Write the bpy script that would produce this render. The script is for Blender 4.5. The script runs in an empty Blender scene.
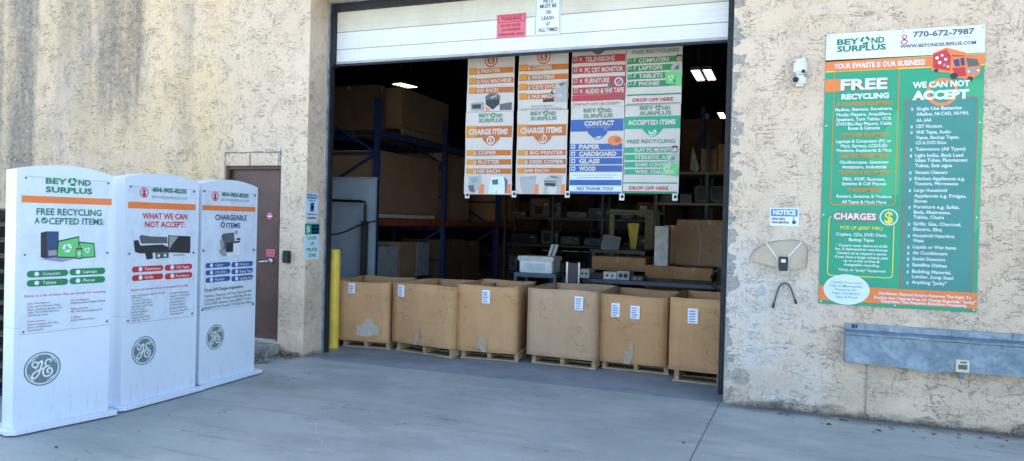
import bpy, bmesh, math, random
from mathutils import Vector, Matrix
random.seed(7)
S = bpy.context.scene
COL = S.collection
R = math.radians

# ------------------------------------------------------------------ camera
FOC, YAW, PIT, ROL = 722.0, R(20.8), R(-.645), R(1.47)
CAM = Vector((0.497, -6.848, 1.6))
fw = Vector((-math.sin(YAW)*math.cos(PIT), math.cos(YAW)*math.cos(PIT), math.sin(PIT)))
r0 = fw.cross(Vector((0, 0, 1))).normalized()
u0 = r0.cross(fw)
cr = math.cos(ROL)*r0+math.sin(ROL)*u0
cu = -math.sin(ROL)*r0+math.cos(ROL)*u0
cd = bpy.data.cameras.new('camera')
cam = bpy.data.objects.new('camera', cd)
COL.objects.link(cam)
M = Matrix((cr, cu, -fw)).transposed().to_4x4()
M.translation = CAM
cam.matrix_world = M
cd.sensor_width = 36
cd.lens = FOC/1024*36
cd.clip_start = .05
cd.clip_end = 600
S.camera = cam


def ray(px, py):
    return (px-512)*cr-(py-230.5)*cu+FOC*fw


def onY(px, py, Y0=0.0):
    d = ray(px, py)
    return CAM+d*((Y0-CAM.y)/d.y)


def onG(px, py, z=0.0):
    d = ray(px, py)
    return CAM+d*((z-CAM.z)/d.z)


# ------------------------------------------------------------------ materials
def lin(c):
    if isinstance(c, str):
        c = [int(c[i:i+2], 16)/255 for i in (0, 2, 4)]
        c = [x/12.92 if x <= .04045 else ((x+.055)/1.055)**2.4 for x in c]
    return (c[0], c[1], c[2], 1)


class NT:
    def __init__(s, name):
        s.m = bpy.data.materials.new(name)
        s.m.use_nodes = True
        s.t = s.m.node_tree
        s.b = s.t.nodes['Principled BSDF']
        g = s.t.nodes.new('ShaderNodeNewGeometry')
        s.pos = g.outputs['Position']
        tc = s.t.nodes.new('ShaderNodeTexCoord')
        s.obj = tc.outputs['Object']

    def n(s, ty, ins=None, **at):
        n = s.t.nodes.new('ShaderNode'+ty)
        for k, v in at.items():
            setattr(n, k, v)
        for k, v in (ins or {}).items():
            s.set(n.inputs[k], v)
        return n

    def set(s, sock, v):
        if hasattr(v, 'is_output'):
            s.t.links.new(v, sock)
        else:
            sock.default_value = v

    def noise(s, vec, scale, detail=4, rough=.55, dist=0):
        n = s.n('TexNoise', {'Vector': vec, 'Scale': scale, 'Detail': detail, 'Roughness': rough, 'Distortion': dist})
        return n.outputs['Fac']

    def vor(s, vec, scale, feature='DISTANCE_TO_EDGE', rnd=1):
        n = s.n('TexVoronoi', {'Vector': vec, 'Scale': scale, 'Randomness': rnd}, feature=feature)
        return n.outputs['Distance']

    def mapv(s, vec, sc=(1, 1, 1), loc=(0, 0, 0), rot=(0, 0, 0)):
        return s.n('Mapping', {'Vector': vec, 'Scale': sc, 'Location': loc, 'Rotation': rot}).outputs[0]

    def math(s, op, a, b=0.0, c=0.0, clamp=False):
        n = s.n('Math', operation=op, use_clamp=clamp)
        s.set(n.inputs[0], a)
        s.set(n.inputs[1], b)
        s.set(n.inputs[2], c)
        return n.outputs[0]

    def ramp(s, v, a, b, x=0.0, y=1.0):
        n = s.n('MapRange', {'Value': v, 'From Min': a, 'From Max': b, 'To Min': x, 'To Max': y}, interpolation_type='SMOOTHSTEP')
        return n.outputs[0]

    def mix(s, f, a, b, mode='MIX'):
        n = s.n('Mix', data_type='RGBA', blend_type=mode)
        s.set(n.inputs[0], f)
        for i, v in ((6, a), (7, b)):
            if isinstance(v, (tuple, list, str)):
                v = lin(v) if len(v) != 4 or isinstance(v, str) else v
            s.set(n.inputs[i], v)
        return n.outputs[2]

    def xyz(s, vec):
        return s.n('SeparateXYZ', {0: vec}).outputs

    def bump(s, h, dist=.01, strength=1.0, prev=None):
        n = s.n('Bump', {'Height': h, 'Distance': dist, 'Strength': strength})
        if prev:
            s.set(n.inputs['Normal'], prev)
        return n.outputs[0]

    def out(s, col=None, rough=None, metal=None, normal=None, spec=None):
        for k, v in (('Base Color', col), ('Roughness', rough), ('Metallic', metal), ('Normal', normal), ('Specular IOR Level', spec)):
            if v is not None:
                if k == 'Base Color' and not hasattr(v, 'is_output'):
                    v = lin(v)
                s.set(s.b.inputs[k], v)
        return s.m


_mc = {}


def mat(name, c, rough=.6, metal=0, var=.12, scale=9, bump=.0, spec=None):
    """plain painted/plastic/printed surface with slight dirt variation"""
    if name in _mc:
        return _mc[name]
    n = NT(name)
    c = lin(c)
    f = n.noise(n.pos, scale, 5, .6)
    dark = tuple(x*(1-var*1.6) for x in c[:3])+(1,)
    lite = tuple(min(1, x*(1+var*.6)) for x in c[:3])+(1,)
    col = n.mix(n.ramp(f, .3, .7), dark, lite)
    nr = n.bump(n.noise(n.pos, scale*6, 4), .004, bump) if bump else None
    n.out(col, n.ramp(n.noise(n.pos, scale*2, 3), .3, .7, rough*.9, min(1, rough*1.12)), metal, nr, spec)
    _mc[name] = n.m
    return n.m


def emit(name, c, s):
    n = NT(name)
    n.out(c)
    n.b.inputs['Emission Color'].default_value = lin(c)
    n.b.inputs['Emission Strength'].default_value = s
    return n.m


# --- stucco wall
def make_stucco(name='stucco'):
    n = NT(name)
    P = n.pos
    x, y, z = n.xyz(P)
    base = n.mix(n.ramp(n.noise(P, 1.1, 5), .35, .65), (.70, .53, .385), (.76, .595, .445))
    # yellower paint left of the doorway
    yel = n.math('MULTIPLY', n.ramp(x, -5.3, -6.2), n.ramp(n.noise(P, .9, 3), .3, .6))
    base = n.mix(n.math('MULTIPLY', yel, .75), base, (.72, .525, .305))
    # small speckle of pitted render
    sp = n.ramp(n.noise(P, 60, 3, .7), .60, .74)
    base = n.mix(n.math('MULTIPLY', sp, .16), base, (.33, .27, .20))
    # grain of the render: pale crumbs and darker pits
    gq = n.noise(P, 30, 6, .78)
    base = n.mix(n.ramp(gq, .42, .30, 0, .22), base, (.40, .31, .225))
    base = n.mix(n.ramp(gq, .56, .70, 0, .35), base, (.78, .67, .53))
    gs = n.noise(n.mapv(P, (1, 1, 2.2)), 13, 6, .75)
    base = n.mix(n.ramp(gs, .56, .70, 0, .18), base, (.38, .31, .24))
    # mottled grey wear
    w = n.ramp(n.noise(P, 3.2, 8, .68), .50, .78)
    base = n.mix(n.math('MULTIPLY', w, .14), base, (.42, .38, .33))
    # crackle: distorted voronoi edges, broken up
    dv = n.n('VectorMath', {0: P, 1: n.n('VectorMath', {0: n.n('TexNoise', {'Vector': P, 'Scale': 14.0, 'Detail': 6.0}).outputs['Color'], 'Scale': .045}, operation='SCALE').outputs[0]}, operation='ADD').outputs[0]
    def ridge(sc, scale, wdt, loc, det=3.0):
        f_ = n.noise(n.mapv(dv, sc, loc), scale, det, .6)
        return n.ramp(n.math('ABSOLUTE', n.math('SUBTRACT', f_, .5)), wdt, wdt*.3)
    brk1 = n.ramp(n.noise(P, 5, 5, .7), .49, .57)
    brk2 = n.ramp(n.noise(n.mapv(P, loc=(4, 2, 8)), 6, 5, .7), .50, .58)
    brk3 = n.ramp(n.noise(n.mapv(P, loc=(1, 7, 3)), 5, 5, .7), .48, .58)
    c1 = n.math('MULTIPLY', ridge((.4, 1, 1.8), 12, .011, (0, 0, 0)), brk1)
    c2 = n.math('MULTIPLY', ridge((1.8, 1, .5), 12, .009, (5, 3, 1)), brk2)
    c3 = n.math('MULTIPLY', ridge((.8, 1, 1.4), 30, .022, (1, 8, 4)), brk3)
    c4 = n.math('MULTIPLY', n.ramp(n.vor(dv, 10), .016, .005), n.math('MULTIPLY', brk3, n.ramp(x, 1.2, 2.2)))
    cr_ = n.math('MAXIMUM', n.math('MAXIMUM', c1, c4), n.math('MAXIMUM', n.math('MULTIPLY', c2, .9), n.math('MULTIPLY', c3, .28)))
    base = n.mix(n.math('MULTIPLY', cr_, n.ramp(x, 0, 2.4, .38, .56)), base, (.15, .10, .07))
    # grey weathered blotches, stronger to the left
    wb = n.ramp(n.noise(n.mapv(P, (1.4, 1, .8), (5, 0, 2)), 2.1, 8, .7), .47, .68)
    base = n.mix(n.math('MULTIPLY', wb, n.ramp(x, -4.8, -8, .12, .48)), base, (.30, .27, .235))
    # pale lime wash near the right corner of the doorway
    lw = n.math('MULTIPLY', n.ramp(x, 1.15, .35), n.math('MULTIPLY', n.ramp(x, -1, 0), n.ramp(z, 1.9, 1.2)))
    base = n.mix(n.math('MULTIPLY', lw, n.ramp(n.noise(P, 2.5, 5), .3, .6, .25, .75)), base, (.66, .62, .56))
    # black mildew runs at the far left, stretched vertically
    st = n.noise(n.mapv(P, (3.2, 1, .35)), 1.4, 8, .72)
    xw = n.math('ADD', x, n.math('MULTIPLY', n.math('SUBTRACT', n.noise(n.mapv(P, (1, 1, .5)), 2.4, 6, .7), .5), .32))
    sm = None
    for (pa, pb, za, zb, amt) in ((8, 36, -1.0, 1.2, 1.0), (96, 142, 2.7, 3.9, .85), (58, 92, 2.5, 4.2, .6), (176, 192, 2.0, 3.6, .35), (-60, 4, 0, 2, .8)):
        xa_, xb_ = onY(pa, 60).x, onY(pb, 60).x
        k = n.math('MULTIPLY', n.ramp(xw, xa_-.10, xa_+.12), n.ramp(xw, xb_+.07, xb_-.05))
        k = n.math('MULTIPLY', k, n.math('MULTIPLY', n.ramp(n.math('ADD', z, n.math('MULTIPLY', st, .8)), za, zb), amt))
        sm = k if sm is None else n.math('MAXIMUM', sm, k)
    stain = n.math('MULTIPLY', sm, n.ramp(st, .30, .60, .35, 1.0))
    stain = n.math('MULTIPLY', stain, n.ramp(n.noise(P, 16, 6, .72), .28, .56, .35, 1.0))
    base = n.mix(n.math('MULTIPLY', stain, .86), base, (.115, .10, .095))
    # general grey veil left
    base = n.mix(n.math('MULTIPLY', n.ramp(x, -6.6, -8.4), .26), base, (.36, .34, .31))
    # bare cement patches along the doorway corners
    jn = n.noise(n.mapv(P, (3, 3, 5)), 1.6, 6, .65)
    edge = n.math('SUBTRACT', n.ramp(jn, .38, .66, .035, .17), n.math('ABSOLUTE', x))
    patch = n.math('MULTIPLY', n.ramp(edge, .045, .055), n.ramp(y, .1, .05))
    dxp = n.math('SUBTRACT', x, .14)
    dzp = n.math('SUBTRACT', z, .26)
    rr = n.math('SQRT', n.math('ADD', n.math('MULTIPLY', dxp, dxp), n.math('MULTIPLY', dzp, dzp)))
    patch = n.math('MAXIMUM', patch, n.ramp(n.math('ADD', rr, n.math('MULTIPLY', jn, .12)), .15, .13))
    base = n.mix(n.math('MULTIPLY', patch, .8), base, (.30, .305, .30))
    # rising damp and grime at the foot
    gn = n.noise(n.mapv(P, (1.2, 1, 2.5)), 3, 7, .7)
    gr = n.ramp(n.math('SUBTRACT', n.math('MULTIPLY', gn, .36), z), .08, .19)
    base = n.mix(n.math('MULTIPLY', gr, .85), base, (.085, .075, .065))
    bl = n.math('MULTIPLY', n.ramp(n.noise(n.mapv(P, loc=(3, 0, 1)), 9, 5, .6), .60, .68), n.ramp(z, .75, .2))
    base = n.mix(n.math('MULTIPLY', bl, n.math('MULTIPLY', n.ramp(x, .9, 1.8), .7)), base, (.12, .11, .10))
    tan = n.math('MULTIPLY', n.ramp(n.noise(n.mapv(P, (.9, 1, 1.6), (1, 0, 0)), 1.6, 4), .45, .6), n.ramp(z, 1.2, .5))
    base = n.mix(n.math('MULTIPLY', tan, .45), base, (.50, .41, .29))
    h = n.math('ADD', n.math('MULTIPLY', n.noise(P, 38, 7, .72), .9), n.math('MULTIPLY', cr_, -.5))
    h = n.math('ADD', h, n.math('MULTIPLY', n.noise(P, 4, 5), 1.2))
    h = n.math('SUBTRACT', h, n.math('MULTIPLY', patch, .4))
    return n.out(base, .93, 0, n.bump(h, .018, 1.0), .2)


def make_concrete(name, ca, cb, inner=False):
    n = NT(name)
    P = n.pos
    x, y, z = n.xyz(P)
    f = n.ramp(n.noise(n.mapv(P, (.7, 1.3, 1)), 1.1, 8, .62), .34, .66)
    col = n.mix(f, ca, cb)
    fine = n.ramp(n.noise(P, 45, 5, .7), .35, .7)
    col = n.mix(n.math('MULTIPLY', fine, .16), col, (.10, .10, .11))
    # long tyre / sweep marks
    a = n.noise(n.mapv(P, (.5, 4.5, 1), rot=(0, 0, R(12))), 1.5, 5, .6, .6)
    col = n.mix(n.math('MULTIPLY', n.ramp(a, .55, .72), .34), col, (.13, .135, .15))
    b = n.noise(n.mapv(P, (7, .7, 1), rot=(0, 0, R(-35))), 1.2, 6, .7, .4)
    col = n.mix(n.math('MULTIPLY', n.ramp(b, .60, .74), .22), col, (.46, .47, .48))
    # little dark spots and chips
    s = n.vor(P, 5.2, 'F1')
    col = n.mix(n.math('MULTIPLY', n.ramp(s, .035, .02), .6), col, (.05, .05, .05))
    s2 = n.n('TexVoronoi', {'Vector': n.mapv(P, (1, 3.4, 1), rot=(0, 0, .3)), 'Scale': 2.3}, feature='F1').outputs['Distance']
    col = n.mix(n.math('MULTIPLY', n.ramp(s2, .05, .02), .7), col, (.06, .06, .065))
    # dusty stain along the foot of the wall
    dd = n.math('MULTIPLY', n.ramp(n.math('ADD', y, n.math('MULTIPLY', n.noise(P, 5, 5, .7), .35)), -.10, .12), n.ramp(x, -.3, .3) if not inner else 0.0)
    col = n.mix(n.math('MULTIPLY', dd, .75), col, (.07, .065, .06))
    # sawn joint and hairline cracks
    if not inner:
        j = n.ramp(n.math('ABSOLUTE', n.math('ADD', x, n.math('ADD', .03, n.math('MULTIPLY', y, -.026)))), .0065, .0035)
        j2 = n.ramp(n.math('ABSOLUTE', n.math('ADD', y, 6.1)), .009, .005)
        col = n.mix(n.math('MULTIPLY', n.math('MAXIMUM', j, j2), .75), col, (.03, .03, .03))
        # chalky tyre arcs in front of the stands
        for cx, cy, rad, wd in ((-1.55, -1.35, 1.55, .010), (-1.75, -1.1, 1.05, .008), (-3.9, -1.9, 1.6, .008)):
            dx = n.math('SUBTRACT', x, cx)
            dy = n.math('SUBTRACT', y, cy)
            d = n.math('SQRT', n.math('ADD', n.math('MULTIPLY', dx, dx), n.math('MULTIPLY', dy, dy)))
            d = n.math('ABSOLUTE', n.math('SUBTRACT', n.math('ADD', d, n.math('MULTIPLY', n.noise(P, 2.2, 2), .18)), rad+.09))
            arc = n.math('MULTIPLY', n.ramp(d, wd, wd*.3), n.ramp(n.noise(n.mapv(P, loc=(cx, 2, 0)), 2.4, 4), .46, .6))
            col = n.mix(n.math('MULTIPLY', n.math('MULTIPLY', arc, n.ramp(x, -2.1, -2.6)), .34), col, (.52, .52, .50))
    # oil drips and damp patches
    oil = n.ramp(n.noise(n.mapv(P, (1, 1.8, 1), (7, 2, 0)), 2.7, 7, .66), .60, .72)
    col = n.mix(n.math('MULTIPLY', oil, .30), col, (.10, .105, .11))
    pale = n.ramp(n.noise(n.mapv(P, (1, 2.2, 1), (1, 9, 0)), 1.9, 8, .7), .52, .70)
    col = n.mix(n.math('MULTIPLY', pale, .32), col, (.43, .45, .43))
    hc = n.math('MULTIPLY', n.ramp(n.math('ABSOLUTE', n.math('SUBTRACT', n.noise(n.mapv(P, (.35, 1.5, 1), rot=(0, 0, -.12)), 1.3, 5, .55), .5)), .004, .001), n.ramp(n.noise(P, 1.4, 3), .50, .58))
    col = n.mix(n.math('MULTIPLY', hc, .55), col, (.06, .06, .06))
    h = n.math('ADD', n.noise(P, 70, 5, .7), n.math('MULTIPLY', n.noise(P, 5, 4), .8))
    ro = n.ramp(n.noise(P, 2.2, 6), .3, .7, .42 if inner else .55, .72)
    return n.out(col, ro, 0, n.bump(h, .004, .55), .4)


def make_cardboard(name, c1, c2):
    n = NT(name)
    rnd_ = n.n('ObjectInfo').outputs['Random']
    P = n.n('VectorMath', {0: n.obj, 1: n.n('CombineXYZ', {0: n.math('MULTIPLY', rnd_, 37.0), 1: n.math('MULTIPLY', rnd_, 11.0)}).outputs[0]}, operation='ADD').outputs[0]
    f = n.ramp(n.noise(P, 2.3, 5, .6), .3, .7)
    col = n.mix(f, c1, c2)
    fl = n.noise(n.mapv(P, (26, 26, .6)), 3, 2)
    col = n.mix(n.math('MULTIPLY', n.ramp(fl, .35, .7), .12), col, (.26, .16, .09))
    st = n.ramp(n.noise(n.mapv(P, (1, 1, .5), (3, 1, 2)), 5, 7, .7), .58, .78)
    col = n.mix(n.math('MULTIPLY', st, .35), col, (.20, .12, .065))
    sc = n.noise(n.mapv(P, (9, 9, 1.2), rot=(0, .5, 0)), 4, 5, .7)
    col = n.mix(n.math('MULTIPLY', n.ramp(sc, .64, .74), .3), col, (.62, .47, .32))
    # handling creases, scuffs and a damp tide mark
    cz = n.n('TexNoise', {'Vector': n.mapv(P, (1.4, 1.4, 3.2), (1, 4, 2), (.3, .2, 0)), 'Scale': 1.3, 'Detail': 4.0, 'Distortion': .5}).outputs['Fac']
    cs = n.ramp(n.math('ABSOLUTE', n.math('SUBTRACT', cz, .5)), .008, .002)
    cs = n.math('MULTIPLY', cs, n.ramp(n.noise(P, 3.1, 3), .45, .55))
    col = n.mix(n.math('MULTIPLY', cs, .5), col, (.20, .12, .065))
    ox, oy, oz = n.xyz(P)
    foot = n.ramp(n.math('ADD', oz, n.math('MULTIPLY', n.noise(P, 4, 5, .7), .16)), .14, .08)
    col = n.mix(n.math('MULTIPLY', foot, .35), col, (.20, .125, .075))
    h = n.math('ADD', n.noise(P, 3, 3), n.math('MULTIPLY', fl, .2))
    h = n.math('SUBTRACT', h, n.math('MULTIPLY', cs, .3))
    return n.out(col, .78, 0, n.bump(h, .025, .5), .25)


def make_wood(name, c1, c2):
    n = NT(name)
    P = n.obj
    g = n.noise(n.mapv(P, (1.2, 14, 14)), 4, 5, .6, .6)
    col = n.mix(n.ramp(g, .3, .7), c1, c2)
    return n.out(col, .8, 0, n.bump(g, .004, .6), .2)


def make_galv(name):
    n = NT(name)
    P = n.pos
    sp = n.n('TexVoronoi', {'Vector': P, 'Scale': 34.0}, feature='F1').outputs['Color']
    sp = n.n('RGBToBW', {0: sp}).outputs[0]
    col = n.mix(.25, n.mix(n.ramp(n.noise(P, 3, 6, .6), .3, .7), (.15, .20, .245), (.23, .295, .35)), sp, 'SOFT_LIGHT')
    ru = n.ramp(n.noise(n.mapv(P, (1.5, 1, .5)), 6, 6, .7), .60, .76)
    col = n.mix(n.math('MULTIPLY', ru, .3), col, (.15, .13, .11))
    wh = n.ramp(n.noise(n.mapv(P, (6, 6, .8), (2, 2, 2)), 4, 6, .7), .60, .75)
    col = n.mix(n.math('MULTIPLY', wh, .3), col, (.42, .47, .52))
    return n.out(col, n.ramp(n.noise(P, 9, 4), .3, .7, .42, .62), .55, n.bump(n.noise(P, 2.2, 3), .05, .6))


M_ST = make_stucco()
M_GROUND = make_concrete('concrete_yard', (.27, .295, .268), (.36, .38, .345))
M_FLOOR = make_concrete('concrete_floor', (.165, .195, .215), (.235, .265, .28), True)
M_CARD = [make_cardboard('cardboard_'+a, *c) for a, c in (('warm', ((.48, .262, .118), (.545, .312, .148))), ('pale', ((.43, .275, .165), (.49, .32, .195))), ('brown', ((.44, .235, .105), (.505, .285, .13))), ('dim', ((.13, .07, .04), (.18, .10, .06))), ('mid', ((.33, .20, .12), (.40, .25, .15))))]  # dim and mid: cardboard darkened in colour for the gloomy interior
M_WOOD = make_wood('pallet_wood', (.28, .19, .11), (.48, .35, .21))
M_OLDWOOD = make_wood('old_wood', (.05, .042, .036), (.12, .10, .085))
M_GALV = make_galv('galvanised')
def make_stand_sky_tint():
    n = NT('stand_white_sky_tint')
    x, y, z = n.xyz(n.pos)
    col = n.mix(n.ramp(n.noise(n.pos, 2.5, 4), .3, .7), (.60, .675, .765), (.64, .71, .79))  # white boards; the blue of the skylight is mixed into this colour
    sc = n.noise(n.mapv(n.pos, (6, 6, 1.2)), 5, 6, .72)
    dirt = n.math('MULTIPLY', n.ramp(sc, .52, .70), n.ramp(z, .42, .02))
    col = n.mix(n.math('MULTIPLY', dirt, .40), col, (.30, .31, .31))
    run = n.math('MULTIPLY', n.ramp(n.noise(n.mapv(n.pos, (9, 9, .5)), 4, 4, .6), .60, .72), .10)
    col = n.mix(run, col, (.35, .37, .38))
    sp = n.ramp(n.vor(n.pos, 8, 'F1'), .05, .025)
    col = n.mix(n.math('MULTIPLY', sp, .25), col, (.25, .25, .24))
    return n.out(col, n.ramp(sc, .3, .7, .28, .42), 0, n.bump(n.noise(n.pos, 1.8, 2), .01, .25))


M_STAND = make_stand_sky_tint()
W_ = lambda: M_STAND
BLK = lambda: mat('black_plastic', (.018, .018, .02), .5)
STEEL = lambda: mat('grey_steel', (.32, .34, .36), .4, .6, .2)


# ------------------------------------------------------------------ mesh builder
class MB:
    def __init__(s):
        s.v, s.f, s.mi, s.sm, s.mats = [], [], [], [], []

    def m(s, m):
        if m not in s.mats:
            s.mats.append(m)
        return s.mats.index(m)

    def add(s, vs, fs, m, smooth=False, X=None):
        o = len(s.v)
        s.v += [tuple(X @ Vector(v)) if X else tuple(v) for v in vs]
        k = s.m(m)
        for f in fs:
            s.f.append([o+i for i in f])
            s.mi.append(k)
            s.sm.append(smooth)

    def box(s, x0, x1, y0, y1, z0, z1, m, bev=0.0, X=None):
        if bev > 0:
            bm = bmesh.new()
            bmesh.ops.create_cube(bm, size=1)
            for v in bm.verts:
                v.co = Vector(((x0+x1)/2+v.co.x*(x1-x0), (y0+y1)/2+v.co.y*(y1-y0), (z0+z1)/2+v.co.z*(z1-z0)))
            bmesh.ops.bevel(bm, geom=list(bm.edges), offset=bev, segments=2, affect='EDGES')
            bm.verts.index_update()
            s.add([v.co[:] for v in bm.verts], [[v.index for v in f.verts] for f in bm.faces], m, False, X)
            bm.free()
            return
        vs = [(x, y, z) for z in (z0, z1) for y in (y0, y1) for x in (x0, x1)]
        s.add(vs, [(0, 2, 3, 1), (4, 5, 7, 6), (0, 1, 5, 4), (2, 6, 7, 3), (0, 4, 6, 2), (1, 3, 7, 5)], m, False, X)

    def beam(s, a, b, w, h, m, bev=0.0):
        a, b = Vector(a), Vector(b)
        d = (b-a)
        q = d.to_track_quat('X', 'Z').to_matrix().to_4x4()
        q.translation = a
        s.box(0, d.length, -w/2, w/2, -h/2, h/2, m, bev, q)

    def tube(s, pts, r, m, n=10, closed=False, caps=True):
        pts = [Vector(p) for p in pts]
        rs = r if isinstance(r, (list, tuple)) else [r]*len(pts)
        up = Vector((0, 0, 1))
        vs, fs = [], []
        for i, p in enumerate(pts):
            t = (pts[min(i+1, len(pts)-1)]-pts[max(i-1, 0)]).normalized()
            a = t.cross(up)
            if a.length < .05:
                a = t.cross(Vector((0, 1, 0)))
            a.normalize()
            b = t.cross(a)
            up = -b if abs(t.dot(up)) > .999 else up
            for k in range(n):
                th = 2*math.pi*k/n
                vs.append(p+rs[i]*(math.cos(th)*a+math.sin(th)*b))
        for i in range(len(pts)-1):
            for k in range(n):
                fs.append((i*n+k, i*n+(k+1) % n, (i+1)*n+(k+1) % n, (i+1)*n+k))
        s.add(vs, fs, m, True)
        if caps:
            o = len(s.v)-len(vs)
            k = s.m(m)
            for f in ([o+i for i in range(n)][::-1], [o+(len(pts)-1)*n+i for i in range(n)]):
                s.f.append(f)
                s.mi.append(k)
                s.sm.append(False)

    def lathe(s, prof, m, n=24, X=None):
        vs, fs = [], []
        for r, z in prof:
            for k in range(n):
                t = 2*math.pi*k/n
                vs.append((r*math.cos(t), r*math.sin(t), z))
        for i in range(len(prof)-1):
            for k in range(n):
                fs.append((i*n+k, i*n+(k+1) % n, (i+1)*n+(k+1) % n, (i+1)*n+k))
        s.add(vs, fs, m, True, X)

    def prism(s, poly, y0, y1, m, X=None):
        """poly in (x,z), extruded along y (y0 front)"""
        n = len(poly)
        vs = [(p[0], y0, p[1]) for p in poly]+[(p[0], y1, p[1]) for p in poly]
        fs = [tuple(range(n)), tuple(range(2*n-1, n-1, -1))]+[(i, i+n, (i+1) % n+n, (i+1) % n) for i in range(n)]
        s.add(vs, fs, m, False, X)

    def build(s, name, parent=None, loc=None, rotz=0):
        me = bpy.data.meshes.new(name)
        me.from_pydata(s.v, [], s.f)
        for m in s.mats:
            me.materials.append(m)
        me.polygons.foreach_set('material_index', s.mi)
        me.polygons.foreach_set('use_smooth', s.sm)
        me.update()
        bm = bmesh.new()
        bm.from_mesh(me)
        if not getattr(s, 'keep', False):
            bmesh.ops.recalc_face_normals(bm, faces=bm.faces)
        bm.to_mesh(me)
        bm.free()
        o = bpy.data.objects.new(name, me)
        COL.objects.link(o)
        if parent:
            o.parent = parent
        if loc is not None:
            o.location = loc
            o.rotation_euler = (0, 0, rotz)
        return o


def tag(o, label=None, cat=None, group=None, kind=None):
    if label:
        o['label'] = label
    if cat:
        o['category'] = cat
    if group:
        o['group'] = group
    if kind:
        o['kind'] = kind
    return o


def root(name, label, cat, loc=(0, 0, 0), rz=0, group=None):
    o = bpy.data.objects.new(name, None)
    o.empty_display_size = .1
    COL.objects.link(o)
    o.location = loc
    o.rotation_euler = (0, 0, rz)
    return tag(o, label, cat, group)


# ------------------------------------------------------------------ flat printed sheets
_tx = {}


def text_mesh(st, bold):
    k = (st, bold)
    if k in _tx:
        return _tx[k]
    c = bpy.data.curves.new('t', 'FONT')
    c.body = st
    c.size = 1
    c.offset = bold
    c.resolution_u = 2
    c.fill_mode = 'FRONT'
    o = bpy.data.objects.new('t', c)
    COL.objects.link(o)
    bpy.context.view_layer.update()
    dg = bpy.context.evaluated_depsgraph_get()
    me = bpy.data.meshes.new_from_object(o.evaluated_get(dg))
    vs = [v.co.copy() for v in me.vertices]
    fs = [tuple(p.vertices) for p in me.polygons]
    bpy.data.objects.remove(o)
    bpy.data.curves.remove(c)
    bpy.data.meshes.remove(me)
    x0 = min(v.x for v in vs)
    x1 = max(v.x for v in vs)
    y0, y1 = 0, .70
    _tx[k] = ([((v.x-x0)/(x1-x0), (v.y-y0)/(y1-y0)) for v in vs], fs, (x1-x0)/(y1-y0))
    return _tx[k]


def ink(name, c, rough=.55):
    return mat('ink_'+name, c, rough, 0, .05, 4)


INK = lambda: dict(
    w=ink('white', (.70, .73, .76)), k=ink('black', (.03, .03, .035)), g=ink('green', (.012, .21, .08)),
    dg=ink('deep_green', (.015, .17, .10)), lg=ink('light_green', (.12, .52, .16)), o=ink('orange', (.78, .20, .045)),
    do=ink('deep_orange', (.47, .125, .012)), yo=ink('amber', (.60, .235, .025)), r=ink('red', (.54, .03, .035)),
    mr=ink('maroon', (.42, .035, .045)), b=ink('blue', (.03, .10, .32)), nb=ink('navy', (.03, .06, .16)),
    gy=ink('grey', (.28, .29, .30)), dgy=ink('dark_grey', (.10, .11, .12)), ye=ink('yellow', (.75, .68, .07)),
    tg=ink('teal', (.03, .30, .17)), bt=ink('blue_teal', (.05, .235, .20)), pb=ink('pale_blue', (.60, .72, .78)),
    pk=ink('pink', (.66, .15, .20)), sg=ink('sage', (.12, .25, .17)), cy=ink('notice_blue', (.02, .22, .50)),
    sk=ink('skin', (.45, .25, .17)), br=ink('brick', (.36, .13, .09)), mg=ink('mid_green', (.02, .31, .165)), of=ink('offwhite', (.62, .60, .57)),
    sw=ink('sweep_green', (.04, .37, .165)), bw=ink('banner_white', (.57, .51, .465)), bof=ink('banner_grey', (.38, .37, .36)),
    ggy=ink('emblem_grey', (.14, .20, .20)), vb=ink('violet_grey', (.3, .27, .4)))
K = INK()


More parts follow.
